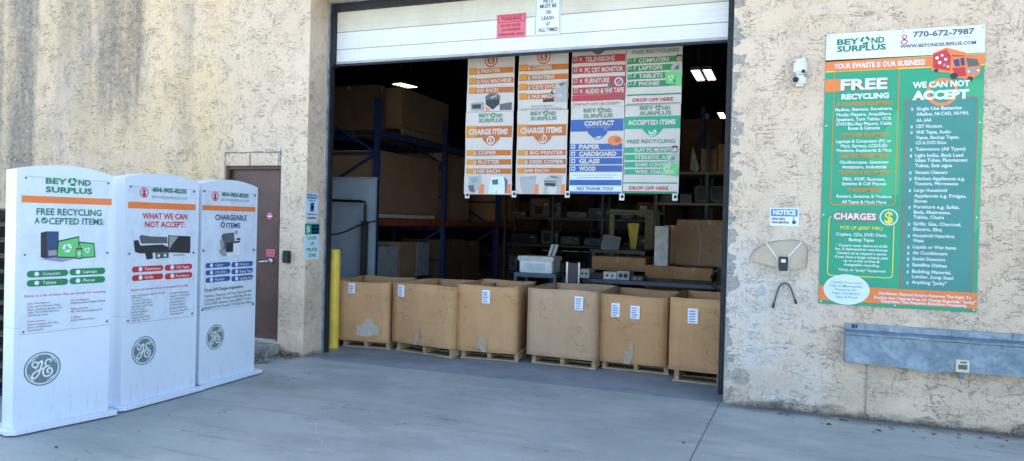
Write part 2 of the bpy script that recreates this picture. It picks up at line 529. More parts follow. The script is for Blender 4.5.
class Sheet:
    """flat sheet standing upright; local x right, local z up, printed side faces local -y"""

    def __init__(s, org, rz, wave=0.0):
        s.o, s.rz, s.wave = Vector(org), rz, wave
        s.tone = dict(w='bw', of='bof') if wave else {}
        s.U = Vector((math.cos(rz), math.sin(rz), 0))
        s.N = Vector((math.sin(rz), -math.cos(rz), 0))
        s.g = MB()
        s.t = MB()
        s.g.keep = s.t.keep = True

    def P(s, px, py):
        d = ray(px, py)
        t = (s.o-CAM).dot(s.N)/d.dot(s.N)
        q = CAM+d*t-s.o
        return (q.dot(s.U), q.z)

    def off(s, u, v):
        return s.wave*(math.sin(u*17+s.o.x*9)*.6+math.sin(v*9+u*5+s.o.x*7)*.7) if s.wave else 0

    def pt(s, u, v, l):
        return (u, -.0012*l-(.0008 if s.wave else 0)*l+s.off(u, v), v)

    def poly(s, uv, c, l=1, mb=None):
        mb = mb or s.g
        mb.add([s.pt(u, v, l) for u, v in uv], [tuple(range(len(uv)))], K[s.tone.get(c, c)])

    def grid(s, u0, u1, v0, v1, c, l=1):
        if not s.wave:
            return s.poly([(u0, v0), (u1, v0), (u1, v1), (u0, v1)], c, l)
        nu = max(1, math.ceil((u1-u0)/.04))
        nv = max(1, math.ceil((v1-v0)/.06))
        vs = [s.pt(u0+(u1-u0)*i/nu, v0+(v1-v0)*j/nv, l) for j in range(nv+1) for i in range(nu+1)]
        s.g.add(vs, [(j*(nu+1)+i, j*(nu+1)+i+1, (j+1)*(nu+1)+i+1, (j+1)*(nu+1)+i) for j in range(nv) for i in range(nu)], K[s.tone.get(c, c)], True)

    def ppoly(s, pts, c, l=1):
        s.poly([s.P(*p) for p in pts], c, l)

    def rect(s, xa, xb, yc, h, c, l=1, yb=None):
        """pixel-measured bar, drawn level on the sheet"""
        m = (xa+xb)/2
        yb = yc if yb is None else yb
        ym = (yc+yb)/2
        a, b = s.P(xa, yc), s.P(xb, yb)
        z1, z0 = s.P(m, ym-h/2)[1], s.P(m, ym+h/2)[1]
        s.grid(a[0], b[0], z0, z1, c, l)

    def disc(s, px, py, rx, c, l=2, ry=None, r_in=0, n=28, a0=0, a1=2*math.pi):
        u, v = s.P(px, py)
        ru = abs(s.P(px+rx, py)[0]-u)
        rv = abs(s.P(px, py+(ry or rx))[1]-v)
        if ry is None:
            ru = rv = (ru+rv)/2 if ru < rv*1.6 else ru
        pts = [(u+ru*math.cos(a0+(a1-a0)*i/n), v+rv*math.sin(a0+(a1-a0)*i/n)) for i in range(n+1)]
        if not r_in:
            s.poly(pts[:-1] if a1-a0 > 6.2 else pts+[(u, v)], c, l)
        else:
            q = [(u+(x-u)*r_in, v+(y-v)*r_in) for x, y in pts]
            s.g.add([s.pt(x, y, l) for x, y in pts+q], [(i, i+1, i+n+2, i+n+1) for i in range(n)], K[c])
        return u, v, ru, rv

    def stroke(s, pts, w, c, l=3):
        P = [Vector(p) for p in pts]
        Q = []
        for i in range(len(P)-1):
            p0, p1, p2, p3 = P[max(i-1, 0)], P[i], P[i+1], P[min(i+2, len(P)-1)]
            for k in range(6):
                t = k/6
                Q.append(.5*((2*p1)+(p2-p0)*t+(2*p0-5*p1+4*p2-p3)*t*t+(3*p1-p0-3*p2+p3)*t**3))
        Q.append(P[-1])
        vs = []
        for i, p in enumerate(Q):
            t = (Q[min(i+1, len(Q)-1)]-Q[max(i-1, 0)]).normalized()
            nrm = Vector((-t.y, t.x))*w/2
            vs += [s.pt(*(p+nrm), l+.01*i), s.pt(*(p-nrm), l+.01*i)]
        s.g.add(vs, [(2*i, 2*i+1, 2*i+3, 2*i+2) for i in range(len(Q)-1)], K[c])

    def rrect(s, u0, u1, v0, v1, r, c, l=1, line=0.0, n=5):
        def loop(u0, u1, v0, v1, r):
            out = []
            for cx, cy, a in ((u1-r, v1-r, 0), (u0+r, v1-r, 90), (u0+r, v0+r, 180), (u1-r, v0+r, 270)):
                for k in range(n+1):
                    t = R(a+90*k/n)
                    out.append((cx+r*math.cos(t), cy+r*math.sin(t)))
            return out
        A = loop(u0, u1, v0, v1, r)
        if not line:
            return s.poly(A, c, l)
        B = loop(u0+line, u1-line, v0+line, v1-line, max(r-line, .001))
        N_ = len(A)
        s.g.add([s.pt(x, y, l) for x, y in A+B], [(i, (i+1) % N_, (i+1) % N_+N_, i+N_) for i in range(N_)], K[c])

    def prect(s, x0, y0, x1, y1, r, c, l=1, line=0.0):
        a, b = s.P(x0, y0), s.P(x1, y1)
        s.rrect(a[0], b[0], b[1], a[1], r, c, l, line)

    def pill(s, xa, xb, yc, h, c, l=1, yb=None):
        a, b = s.P(xa, yc), s.P(xb, yb or yc)
        m = ((xa+xb)/2, (yc+(yb or yc))/2)
        z1, z0 = s.P(m[0], m[1]-h/2)[1], s.P(m[0], m[1]+h/2)[1]
        s.rrect(a[0], b[0], z0, z1, (z1-z0)*.48, c, l)

    def text(s, st, xa, xb, y, cap, c, bold=.0, l=3, yb=None, fit=True):
        """text from pixel column xa to xb, vertical middle y, capital height cap (pixels)"""
        xm, ym = (xa+xb)/2, (y+(yb or y))/2
        a, b = s.P(xa, y), s.P(xb, yb or y)
        z1, z0 = s.P(xm, ym-cap/2)[1], s.P(xm, ym+cap/2)[1]
        vs, fs, asp = text_mesh(st, bold)
        w = b[0]-a[0]
        ua = a[0]
        if not fit:
            w = min(w, asp*(z1-z0))
            if fit is None:
                ua = a[0]+((b[0]-a[0])-w)/2
        s.t.add([s.pt(ua+x*w, z0+yy*(z1-z0), l) for x, yy in vs], fs, K[s.tone.get(c, c)])

    def ctext(s, st, xa, xb, y, cap, c, bold=0.0, l=3, yb=None):
        s.text(st, xa, xb, y, cap, c, bold, l, yb, None)

    def recycle(s, u, v, r, c, l=3):
        for k in range(3):
            a0 = R(90+120*k+22)
            a1 = a0+R(62)
            q = [a0+(a1-a0)*i/4 for i in range(5)]
            s.poly([(u+r*.92*math.cos(t), v+r*.92*math.sin(t)) for t in q]+[(u+r*.46*math.cos(t), v+r*.46*math.sin(t)) for t in q[::-1]], c, l)
            s.poly([(u+r*1.12*math.cos(a1), v+r*1.12*math.sin(a1)), (u+r*.76*math.cos(a1+R(40)), v+r*.76*math.sin(a1+R(40))), (u+r*.26*math.cos(a1), v+r*.26*math.sin(a1))], c, l+.2)

    def logo(s, xa, xb, y1, y2, cap, c='g', yb1=None, yb2=None, l=3):
        """BEYOND (its O a recycling mark) over SURPLUS"""
        w = xb-xa
        yb1, yb2 = yb1 or y1, yb2 or y2
        f = lambda t, a, b: a+(b-a)*t
        s.text('BEY', xa, f(.455, xa, xb), y1, cap, c, .035, l, f(.45, y1, yb1))
        s.text('ND', f(.70, xa, xb), f(.97, xa, xb), f(.7, y1, yb1), cap, c, .035, l, yb1)
        s.text('SURPLUS', xa, xb, y2, cap, c, .035, l, yb2)
        p = s.P(f(.575, xa, xb), f(.56, y1, yb1)-cap*.05)
        q = s.P(f(.575, xa, xb), f(.56, y1, yb1)+cap*.72)
        s.recycle(p[0], p[1], abs(p[1]-q[1])*1.08, 'g', l)

    def lines(s, rows, xa, xb, cap, c, bold=0.0, l=3, mode='l', cw=None, dy=0.0):
        for y, st in rows:
            x1 = xb if mode == 'f' else min(xb, xa+len(st)*cw) if cw else xb
            if mode == 'c':
                m = (xa+xb)/2
                h = min((xb-xa)/2, len(st)*cw/2)
                s.text(st, m-h, m+h, y, cap, c, bold, l, y+dy)
            else:
                s.text(st, xa, x1, y, cap, c, bold, l, y+dy*(x1-xa)/(xb-xa))

    def into(s, mb, dy=0.0):
        """the printing belongs to the mesh of the sheet that carries it"""
        for q in (s.g, s.t):
            o = len(mb.v)
            mb.v += [(x, y+dy, z) for x, y, z in q.v]
            mb.f += [[o+i for i in f] for f in q.f]
            mb.mi += [mb.m(q.mats[i]) for i in q.mi]
            mb.sm += q.sm
        s.g, s.t = MB(), MB()


# ------------------------------------------------------------------ the building
def grid_wall(name, xs, zs, holes, y0, y1, m):
    bm = bmesh.new()
    V = {}
    for i, x in enumerate(xs):
        for j, z in enumerate(zs):
            V[i, j] = bm.verts.new((x, y0, z))
    fs = []
    for i in range(len(xs)-1):
        for j in range(len(zs)-1):
            cx, cz = (xs[i]+xs[i+1])/2, (zs[j]+zs[j+1])/2
            if any(a < cx < b and c < cz < d for a, b, c, d in holes):
                continue
            fs.append(bm.faces.new((V[i, j], V[i+1, j], V[i+1, j+1], V[i, j+1])))
    ext = bmesh.ops.extrude_face_region(bm, geom=fs)
    for e in ext['geom']:
        if isinstance(e, bmesh.types.BMVert):
            e.co.y = y1
    bmesh.ops.delete(bm, geom=[v for v in bm.verts if not v.link_faces], context='VERTS')
    bmesh.ops.recalc_face_normals(bm, faces=bm.faces)
    me = bpy.data.meshes.new(name)
    bm.to_mesh(me)
    bm.free()
    me.materials.append(m)
    o = bpy.data.objects.new(name, me)
    COL.objects.link(o)
    return o


HZ = 4.13                       # underside of the doorway header
XL = -4.615                     # left jamb
DX0, DX1, DZ0, DZ1 = -5.80, -4.975, .146, 2.19
bld = root('warehouse', 'cream stuccoed warehouse wall with stained crackled render around a wide loading doorway', 'building', (0, 0, 0))
w = grid_wall('front_wall', [-16, DX0, DX1, XL, 0, 12], [-.3, DZ0, DZ1, HZ, 6.95],
              [(DX0, DX1, DZ0, DZ1), (XL, 0, -.5, HZ)], 0, .34, M_ST)
w.parent = bld
mi_in = mat('inner_paint', (.10, .10, .105), .85, 0, .3, 2)
m_roof = mat('roof_deck', (.05, .05, .055), .8, 0, .3, 2)
for bx_ in ((-16, -15.7, .343, 34), (11.7, 12, .343, 34), (-16, 12, 34, 34.3)):
    b = MB()
    b.box(*bx_, 0, 6.6, mi_in)
    b.build('inner_wall', bld)
b = MB()
b.box(-16, 12, .343, 34.3, 6.603, 6.85, m_roof)
for k in range(16):
    b.box(-15.6, 11.6, 1.6+2*k, 1.72+2*k, 6.1, 6.6, m_roof)
b.build('roof', bld)
# patched concrete blocks showing over the side door (two block outlines)
mm = mat('old_mortar', (.27, .25, .22), .95, 0, .35, 25, .6)
b = MB()
for (x0, x1, z0, z1) in ((-5.80, -5.0, 2.335, 2.352), (-5.80, -5.784, 2.195, 2.335), (-5.43, -5.414, 2.195, 2.335), (-5.02, -5.004, 2.195, 2.335), (-4.99, -4.978, 2.20, 2.37)):
    n_ = 10
    for i in range(n_):
        t0, t1 = i/n_, (i+1)/n_
        j = lambda: random.uniform(-.004, .004)
        if x1-x0 > z1-z0:
            b.box(x0+(x1-x0)*t0, x0+(x1-x0)*t1+.002, -.003+j()*.3, .01, z0+j(), z1+j(), mm)
        else:
            b.box(x0+j(), x1+j(), -.003+j()*.3, .01, z0+(z1-z0)*t0, z0+(z1-z0)*t1+.001, mm)
b.build('mortar_outline', bld)
# steel angle and black guides; the wide upper left one also stands for interior darkness
m_ang = mat('steel_angle', (.30, .36, .42), .5, .3, .25)
m_blk = mat('black_rubber', (.012, .013, .018), .6, 0, .3)
for nm, bx_ in (('steel_angle', (XL-.004, XL+.016, .343, .385, 0, HZ-.012, m_ang)), ('door_guide', (XL+.017, XL+.040, .365, .44, 0, 3.38, m_blk)), ('door_guide', (XL+.017, XL+.067, .365, .47, 3.381, HZ-.10, m_blk)),
                ('door_guide', (-.078, -.002, .343, .47, 0, HZ-.10, m_blk)), ('head_seal', (XL+.017, -.002, .372, .47, HZ-.098, HZ-.012, m_blk)), ('head_angle', (XL-.004, 0, .343, .37, HZ-.011, HZ+.05, m_ang))):
    b = MB()
    b.box(*bx_)
    b.build(nm, bld)

# overhead shutter, half rolled up
sh = root('roller_shutter', 'white ribbed overhead shutter pulled up to the top of the loading doorway', 'shutter', (0, 0, 0))
def make_shutter(nm, c1, c2):
    n = NT(nm)
    col = n.mix(n.ramp(n.noise(n.pos, 2.2, 5), .3, .7), c1, c2)
    v = n.noise(n.mapv(n.pos, (7, 1, .6)), 3, 7, .72)
    col = n.mix(n.ramp(v, .56, .74, 0, .34), col, (.36, .33, .28))
    d = n.noise(n.mapv(n.pos, (1, 1, 6)), 5, 6, .7)
    col = n.mix(n.ramp(d, .58, .72, 0, .22), col, (.40, .37, .32))
    return n.out(col, .45, 0, n.bump(n.noise(n.pos, 3, 3), .02, .4))


m_sh = make_shutter('shutter_white', (.66, .66, .66), (.73, .73, .72))
m_sh2 = make_shutter('shutter_beige', (.56, .51, .42), (.64, .60, .51))  # beiger tone for the upper rows
m_gr = mat('groove', (.16, .15, .14), .8)
x0, x1, yd = -4.546, -.054, .42
b = MB()
zz = 3.475
rows = [(3.445, 3.588, m_sh), (3.594, 3.79, m_sh), (3.796, 4.04, m_sh2), (4.046, 4.2, m_sh2)]
for a, c, m_ in rows:
    b.box(x0, x1, yd, yd+.04, a, c, m_, .004)
    n_ = 3
    for i in range(1, n_):
        zc = a+(c-a)*i/n_
        b.box(x0+.01, x1-.01, yd-.003, yd+.003, zc-.004, zc+.004, m_)
b.box(x0, x1, yd+.008, yd+.036, 3.44, 4.2, m_gr)
b.build('curtain', sh)
b = MB()
b.box(x0, x1, yd-.012, yd+.05, 3.418, 3.445, mat('bottom_bar', (.38, .39, .41), .5, .3), .003)
b.box(x0, x1, yd+.0, yd+.035, 3.395, 3.418, m_blk, .003)
b.build('bottom_rail', sh)

# ------------------------------------------------------------------ ground
b = MB()
b.box(-120, 120, -150, 0.0, -.3, 0, M_GROUND)
tag(b.build('ground'), kind='structure')
b = MB()
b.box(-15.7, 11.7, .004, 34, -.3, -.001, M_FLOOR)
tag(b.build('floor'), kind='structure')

# ------------------------------------------------------------------ side door
d = root('side_door', 'brown steel side door with lever handle beside the display stands', 'door', (DX0, .08, DZ0))
m_dr = mat('brown_door', (.105, .052, .042), .5, 0, .22, 5)
m_df = mat('brown_frame', (.07, .04, .035), .5, 0, .2)
W_d, H_d = DX1-DX0, DZ1-DZ0
b = MB()
b.box(.045, W_d-.045, 0, .045, .02, H_d-.045, m_dr, .003)
b.build('door_leaf', d)
b = MB()
b.box(0.001, .043, -.05, .06, 0, H_d-.001, m_df, .002)
b.box(W_d-.043, W_d-.001, -.05, .06, 0, H_d-.001, m_df, .002)
b.box(.043, W_d-.043, -.05, .06, H_d-.043, H_d-.001, m_df, .002)
b.build('frame', d)
b = MB()
b.box(.045, W_d-.045, -.06, .05, 0.001, .018, mat('aluminium', (.6, .6, .6), .35, .7))
b.build('threshold', d)
m_ch = mat('chrome', (.6, .6, .58), .25, .9)
p = onY(268, 261, .08)
hx, hz = p.x-DX0, p.z-DZ0
b = MB()
b.lathe([(0, 0), (.033, 0), (.033, .012), (.0, .014)], m_ch, 20, Matrix.Translation((hx+.04, 0, hz)) @ Matrix.Rotation(R(90), 4, 'X'))
b.tube([(hx+.04, -.01, hz), (hx+.04, -.06, hz), (hx+.02, -.068, hz), (hx-.08, -.066, hz-.012)], .011, m_ch)
b.build('handle', d)


def small_notice(name, label, cat, px0, py0, px1, py1, Yp, fill, build, group=None, rx=.003):
    a, c = onY(px0, py0, Yp), onY(px1, py1, Yp)
    r_ = root(name, label, cat, (a.x, Yp, c.z), 0, group)
    s = Sheet((a.x, Yp-.003, c.z), 0)
    wd, ht = c.x-a.x, a.z-c.z
    b = MB()
    b.box(0, wd, -.003, 0, 0, ht, K[fill])
    build(s, wd, ht)
    s.into(b, -.003)
    b.build('plate', r_)
    return r_


def f_sticker(s, wd, ht):
    s.disc(270, 216.3, 3.1, 'r', 1)
    s.text('STOP', 267.6, 272.4, 216.3, 1.6, 'w', .02, 2)


a = onY(270, 216.3, .079)
r_ = root('sticker', 'small round red sticker on the brown side door', 'sticker', (a.x, .078, a.z))
b = MB()
b.lathe([(0, 0), (.045, 0), (.045, .002), (0, .002)], K['pk'], 24, Matrix.Rotation(R(90), 4, 'X'))
s = Sheet((a.x, .0755, a.z), 0)
s.poly([(-.030, -.008), (.030, -.008), (.030, .008), (-.030, .008)], 'w', 1)
s.into(b, -.0025)
b.build('disc', r_)


def f_pink(s, wd, ht):
    s.text('NOTICE', 267.5, 274, 251.4, 2.2, 'r', .02, 1)
    s.text('KEEP CLOSED', 267.3, 274.3, 254.8, 1.8, 'dgy', 0, 1)


small_notice('door_notice', 'small pink rectangular notice above the lever handle of the brown door', 'notice', 266.5, 249, 275, 257, .077, 'pk', f_pink)

# doorbell style box on the wall beside the door
a, c = onY(285, 250.5), onY(291, 263)
r_ = root('intercom', 'small black intercom box on the pier between side door and doorway', 'intercom', (a.x, 0, c.z))
b = MB()
b.box(0, c.x-a.x, -.05, 0, 0, a.z-c.z, BLK(), .006)
b.build('housing', r_)
b = MB()
b.box(.012, c.x-a.x-.012, -.053, -.05, (a.z-c.z)*.55, (a.z-c.z)*.85, mat('dark_glass', (.05, .05, .06), .2))
b.build('screen', r_)

# door step and leaf debris
m_stp = mat('step_concrete', (.27, .26, .245), .9, 0, .3, 9, .5)
b = MB()
b.box(-6.1, -4.93, -.34, -.004, 0, .13, m_stp, .012)
tag(b.build('door_step'), 'low weathered concrete step under the brown side door', 'step')

# ------------------------------------------------------------------ wall signs
# big green billboard
A = onY(826.4, 35.5)
Bq = onY(976.6, 312)
bx0, bx1, bz0, bz1 = .775, 1.962, .962, 3.305
r_ = root('billboard', 'large green and orange recycling price board with phone number on the cream wall', 'billboard', (bx0, 0, bz0))
bb_ = MB()
bb_.box(0, bx1-bx0, -.008, -.001, 0, bz1-bz0, K['mg'], .0015)
s = Sheet((bx0, -.0085, bz0), 0)
Wb, Hb = bx1-bx0, bz1-bz0
ub = lambda px: s.P(px, 170)[0]
vb = lambda py, px=900: s.P(px, py)[1]
zh = vb(56.5)
s.rrect(.002, Wb-.002, zh, Hb-.002, .002, 'w', 1)
s.poly([(.002, vb(62, 827)), (Wb-.002, vb(52.5, 982)), (Wb-.002, zh), (.002, zh)], 'w', 1)
zt = vb(71.5, 827)
s.poly([(.002, zt), (Wb-.002, zt), (Wb-.002, zh-.012), (.002, zh-.012)], 'o', 1)
s.poly([(.002, zh-.012), (Wb-.002, zh-.012), (Wb-.002, zh-.001), (.002, zh-.001)], 'lg', 1)
s.poly([(.002, zt-.008), (Wb-.002, zt-.008), (Wb-.002, zt), (.002, zt)], 'ye', 1)
# paler green sweep
s.poly([(Wb-.002, 1.9), (Wb-.002, .7), (Wb-.10, .5), (Wb-.07, 1.3), (Wb-.14, 1.9)], 'sw', 1)
s.poly([(.30, 1.35), (.56, 1.0), (.59, 1.2), (.58, 1.7), (.45, 1.45)], 'sw', 1.4)
s.poly([(.36, .95), (.60, .95), (.60, 1.62), (.52, 1.3)], 'sw', 1.1)
s.logo(837, 886, 42.3, 49.3, 5.6, 'dg', 39.6, 46.6)
s.disc(904.5, 37, 2.5, 'r', 2, r_in=.6)
s.disc(904.2, 42, 3.6, 'r', 2, r_in=.65, ry=2.3)
s.disc(904.3, 39.5, 1.1, 'r', 2)
s.text('770-672-7987', 913, 974.5, 34.6, 5.6, 'dgy', .03, 3, 30.9)
s.text('ELECTRONICS RECYCLING & EQUIPMENT', 914, 973, 40.1, 1.2, 'gy', 0, 3, 36.5)
s.text('WWW.BEYONDSURPLUS.COM', 900, 976, 47.0, 3.3, 'dgy', .03, 3, 41.9)
s.text('YOUR EWASTE IS OUR BUSINESS!', 834, 925, 66.9, 5.0, 'w', .03, 3, 61.6)
# the printed truck
s.ppoly([(930.5, 68), (933, 53), (946, 47.5), (966, 52.5), (966, 57), (978, 58), (981, 66), (980, 73.5), (970, 80), (962, 78), (956, 78), (950, 73), (932, 71)], 'o', 2.2)
s.ppoly([(933, 54.5), (946, 49.5), (951, 56), (950, 71), (933, 68)], 'r', 2.6)
for tx, ty, tr, tc in ((937, 58, 1.6, 'pb'), (942, 55.4, 1.3, 'w'), (945.6, 59.4, 1.5, 'pb'), (939.6, 62.6, 1.7, 'w'), (944.4, 65, 1.5, 'vb'), (936, 66, 1.1, 'nb'), (948, 66.6, 1.2, 'w'), (948, 55.4, 1.0, 'nb'), (941, 59, .9, 'nb')):
    s.disc(tx, ty, tr, tc, 2.9)
s.ppoly([(951.6, 55), (964, 55.4), (964.4, 56.6), (951.8, 56.6)], 'r', 3.2)
s.ppoly([(952, 68), (965, 67), (966, 76), (956, 76.5)], 'r', 2.4)
s.ppoly([(959, 58.6), (960, 58.4), (961, 66), (960, 66.2)], 'o', 3.1)
s.disc(978, 70.4, 1.2, 'w', 3.2)
s.disc(968.6, 71.6, 1.2, 'w', 3.2)
s.ppoly([(953, 60), (964, 57.5), (965, 65.5), (955, 66.5)], 'nb', 2.6)
s.ppoly([(966, 58), (977, 59), (979.5, 65.5), (968, 67)], 'dgy', 2.7)
s.ppoly([(967, 69), (979, 68), (978, 72), (968, 74)], 'gy', 2.6)
s.disc(954, 76, 3.4, 'k', 2.9)
s.disc(970, 79, 2.8, 'k', 2.9)
s.disc(936, 70.5, 2.0, 'k', 2.9)
# left list
L0, L1 = s.P(832, 140)[0], s.P(897.5, 140)[0]
s.rrect(L0, L1, vb(205.3, 864), zt+.002, .03, 'yo', 1.8, .007)
s.poly([(.004, vb(92, 832)), (s.P(840.3, 86)[0], vb(92, 832)), (s.P(840.3, 86)[0], vb(79.5, 832)), (.004, vb(79.5, 832))], 'o', 2.2)
s.text('FREE', 841.6, 888.2, 86.0, 10.4, 'br', .045, 2.6, 83.6)
s.text('FREE', 840.6, 887.4, 85.2, 10.4, 'w', .035, 3.4, 82.8)
s.text('RECYCLING', 841.4, 889, 96.9, 5.0, 'w', .05, 3, 95.4)
for y, st in ((103.6, 'AUDIO/VIDEO EQUIPMENT:'), (134.6, 'COMPUTER EQUIPMENT:'), (155.7, 'LAB/TEST EQUIPMENT:'), (172.3, 'TELEPHONE EQUIPMENT:'), (190, 'IT EQUIPMENT:')):
    wd = len(st)*1.31
    s.text(st, 864.5-wd, 864.5+wd, y, 3.2, 'yo', .035, 3)
for y, st in ((109, 'Radios, Stereos, Receivers,'), (114.2, 'Media Players, Amplifiers,'), (119, 'Speakers, Turn Tables, VCR'), (123.6, 'DVD/Blu-Ray Players, Cable'), (128, 'Boxes & Cameras'),
              (141, 'Laptops & Computers (PC or'), (145.7, 'Mac), Servers, LCD/LED'), (150.3, 'Monitors, Keyboards & Mice'), (162, 'Oscilloscopes, Spectrum'), (166.8, 'Analyzers, Industrial'),
              (179, 'PBX, VOIP, Business,'), (183.6, 'Systems & Cell Phones'), (196.3, 'Routers, Switches & Modems'), (202.0, 'All Types & Much More')):
    wd = len(st)*1.06
    s.text(st, 864-wd, 864+wd, y, 3.1, 'w', .022, 3)
# charges box
C0, C1 = s.P(827.8, 245)[0], s.P(893.8, 245)[0]
s.rrect(C0, C1, vb(277, 860), vb(216.2, 860), .035, 'ye', 1.8, .007)
s.ppoly([(831.5, 212), (880, 211.5), (880, 221.5), (831.5, 221.5)], 'tg', 2.0)
s.text('CHARGES', 833, 877, 216.8, 7.0, 'r', .075, 2.6, 216)
s.text('CHARGES', 833.8, 876, 216.8, 6.2, 'w', .03, 3.6, 216)
s.disc(888.8, 217.2, 8.3, 'tg', 2.2)
s.disc(888.8, 217.2, 8.8, 'pb', 2.6, r_in=.86)
s.text('$', 884.6, 893, 217.4, 11.5, 'ye', .025, 3.6)
for y, st in ((228, 'PICK UP ($500* MIN.)'), (234.6, 'Copiers, CDs, DVD Discs,'), (239.8, 'Backup Tapes'), (245.7, '* Copiers never delivered $100'), (249.4, 'fee, if delivered to warehouse.'), (253.4, 'Contact us to request a quote'),
              (257.3, 'if you have a large volume pick'), (261.1, 'up or a mix of free &'), (265, 'chargeable recycling.'), (270.3, '*Dirty, or "Junky" Equipment')):
    wd = len(st)*(1.06 if y < 243 else .86)
    s.text(st, 861.5-wd, 861.5+wd, y, 3.1 if y < 243 else 2.5, 'w' if y != 228 else 'ye', .022, 3)
# right list
Q0, Q1 = s.P(902.6, 200)[0], s.P(975, 200)[0]
v1, v0 = vb(98.5, 905), vb(292, 905)
s.rrect(Q0, Q1, v0, v1, .03, 'bt', 1.8)
s.rrect(Q0, Q1, v0, v1, .03, 'br', 2.2, .008)
s.disc(942, 92, 15, 'o', 2.4, r_in=.78)
s.text('WE CAN NOT', 912.5, 970, 86.2, 5.6, 'w', .05, 3.4, 82)
s.text('ACCEPT', 912.2, 969, 96, 8.2, 'w', .06, 3.4, 93.4)
rl = ((109, 'Single Use Batteries:', 1), (114.4, 'Alkaline, NI-CAD, NI-MH,', 0), (120.4, 'AA, AAA', 0), (126.6, 'CRT Monitors', 1), (132.4, 'VHS Tapes, Audio', 1), (137.8, 'Tapes, Backup Tapes,', 0), (143, 'CD & DVD Discs', 0), (149.4, 'Televisions (All Types)', 1), (155.6, 'Light bulbs, Back Lead', 1), (160.5, 'Glass Tubes, Fluorescent', 0), (165.8, 'Tubes, Exit signs', 0), (172.5, 'Vacuum Cleaners', 1), (178.8, 'Kitchen Appliances e.g.', 1), (183.8, 'Toasters, Microwaves', 0), (190.3, 'Large Household', 1), (196, 'Appliances e.g. Fridges,', 0), (201, 'Stoves', 0), (207, 'Furniture e.g. Sofas,', 1), (212.3, 'Beds, Mattresses,', 0), (217.2, 'Tables, Chairs', 0), (224, 'Grills: Gas, Charcoal,', 1), (229.3, 'Electric, Bbq', 0), (235.6, 'Household Hazardous', 1), (240.5, 'Waste', 0), (247, 'Liquids or Wet Items', 1), (252.9, 'Air Conditioners', 1), (258.8, 'Smoke Detectors', 1), (264.9, 'Satellite Dishes', 1), (271.5, 'Building Material,', 1), (276.7, 'Lumber, Scrap Steel', 0), (282.3, 'Anything "Junky"', 1))
for y, st, bl in rl:
    xs = 916.5-(y-109)*.028
    s.text(st, xs, xs+len(st)*2.18, y-.2, 3.3, 'w', .02, 3, y+(y-199)*.0004*len(st)*2)
    if bl:
        s.text('x', xs-5.6, xs-3, y-.3, 3.9, 'w', .03, 3)
# bottom band
s.poly([(.002, vb(301, 840)), (Wb-.002, vb(301, 840)), (Wb-.002, vb(286, 840)), (.002, vb(286, 840))], 'o', 2.5)
for st, xa, xb_, y in (('Disclaimer: Beyond Surplus Reserves The Right To', 879, 971, 293), ('Decline Any Material Free Or Charge Especially: "Junky"', 874, 975.5, 297.2), ('Equipment That Requires Extensive Processing.', 881, 967, 301)):
    s.text(st, xa, xb_, y, 2.7, 'w', .025, 3.4, y+(xb_-xa)*.052)
s.disc(846.3, 289.5, 23.4, 'w', 3.0, ry=15.2)
s.disc(846.3, 289.5, 22.6, 'pb', 3.3, ry=14.4)
for y, st in ((282.4, 'Contact Your Local'), (286, 'City or Municipality'), (289.6, 'Resources For'), (293.2, 'Paper, Cardboard,'), (297, 'Glass, & Wood')):
    s.text(st, 846.3-len(st)*.83, 846.3+len(st)*.83, y, 2.2, 'sg', .01, 4)
s.into(bb_, -.0085)
bb_.build('board', r_)
for u, v in ((.02, .02), (Wb/2, .02), (Wb-.02, .02), (.02, Hb-.02), (Wb-.02, Hb-.02), (.02, Hb*.33), (.02, Hb*.66), (Wb-.02, Hb*.33), (Wb-.02, Hb*.66), (Wb/2, Hb-.02)):
    b = MB()
    b.lathe([(0, .004), (.008, .003), (.009, 0)], K['of'], 10, Matrix.Translation((u, -.0145, v)) @ Matrix.Rotation(R(90), 4, 'X'))
    b.build('screw', r_)


def f_notice(s, wd, ht):
    s.rrect(.008, wd-.008, ht*.54, ht-.008, .004, 'cy', 1)
    s.text('NOTICE', 773.2, 795.6, 212.7, 4.5, 'w', .05, 2, 212.2)
    s.text('RING BELL', 771.8, 785.8, 218.8, 2.1, 'k', .03, 2)
    s.text('FOR SERVICE', 771.8, 788.8, 222.4, 2.1, 'k', .03, 2)
    s.disc(794, 222.3, 2.0, 'nb', 2)
    s.text('I', 793.2, 794, 218.6, 3.6, 'nb', .02, 2)


small_notice('notice_sign', 'white and blue NOTICE sign about ringing the bell above the curved hood', 'sign', 770.3, 208, 798.3, 226.3, 0, 'w', f_notice)


def f_warning(s, wd, ht):
    s.rrect(.012, wd-.012, ht*.64, ht-.012, .006, 'mr', 1)
    s.rrect(.02, wd-.02, ht*.67, ht-.022, .004, 'pk', 2)
    s.text('WARNING', 501, 522, 19.0, 4.0, 'mr', .05, 3, 17.6)
    s.text('DO NOT ENTER', 500.8, 521, 25.9, 2.5, 'mr', .03, 3, 24.6)
    s.text('AUTHORIZED', 502, 520.5, 30, 2.5, 'mr', .03, 3, 28.9)
    s.text('PERSONNEL ONLY', 499, 524.5, 34.8, 2.5, 'mr', .03, 3, 33.3)


small_notice('warning_sign', 'pink WARNING do not enter sign on the white shutter', 'sign', 497.2, 15, 525.6, 36.5, yd-.004, 'pk', f_warning)


def f_pets(s, wd, ht):
    s.rrect(.008, wd-.008, .008, ht-.008, .015, 'gy', 1, .006)
    for st, xa, xb_, y in (('PETS', 543.7, 553, 1.3), ('MUST BE', 540.2, 556.6, 6.3), ('ON', 546, 551, 12.4), ('LEASH', 541.8, 554, 18.3), ('AT', 546, 550.3, 24.2), ('ALL TIMES', 538.4, 557.8, 30.0)):
        s.text(st, xa, xb_, y, 3.6, 'dgy', .02, 3, y-.8)


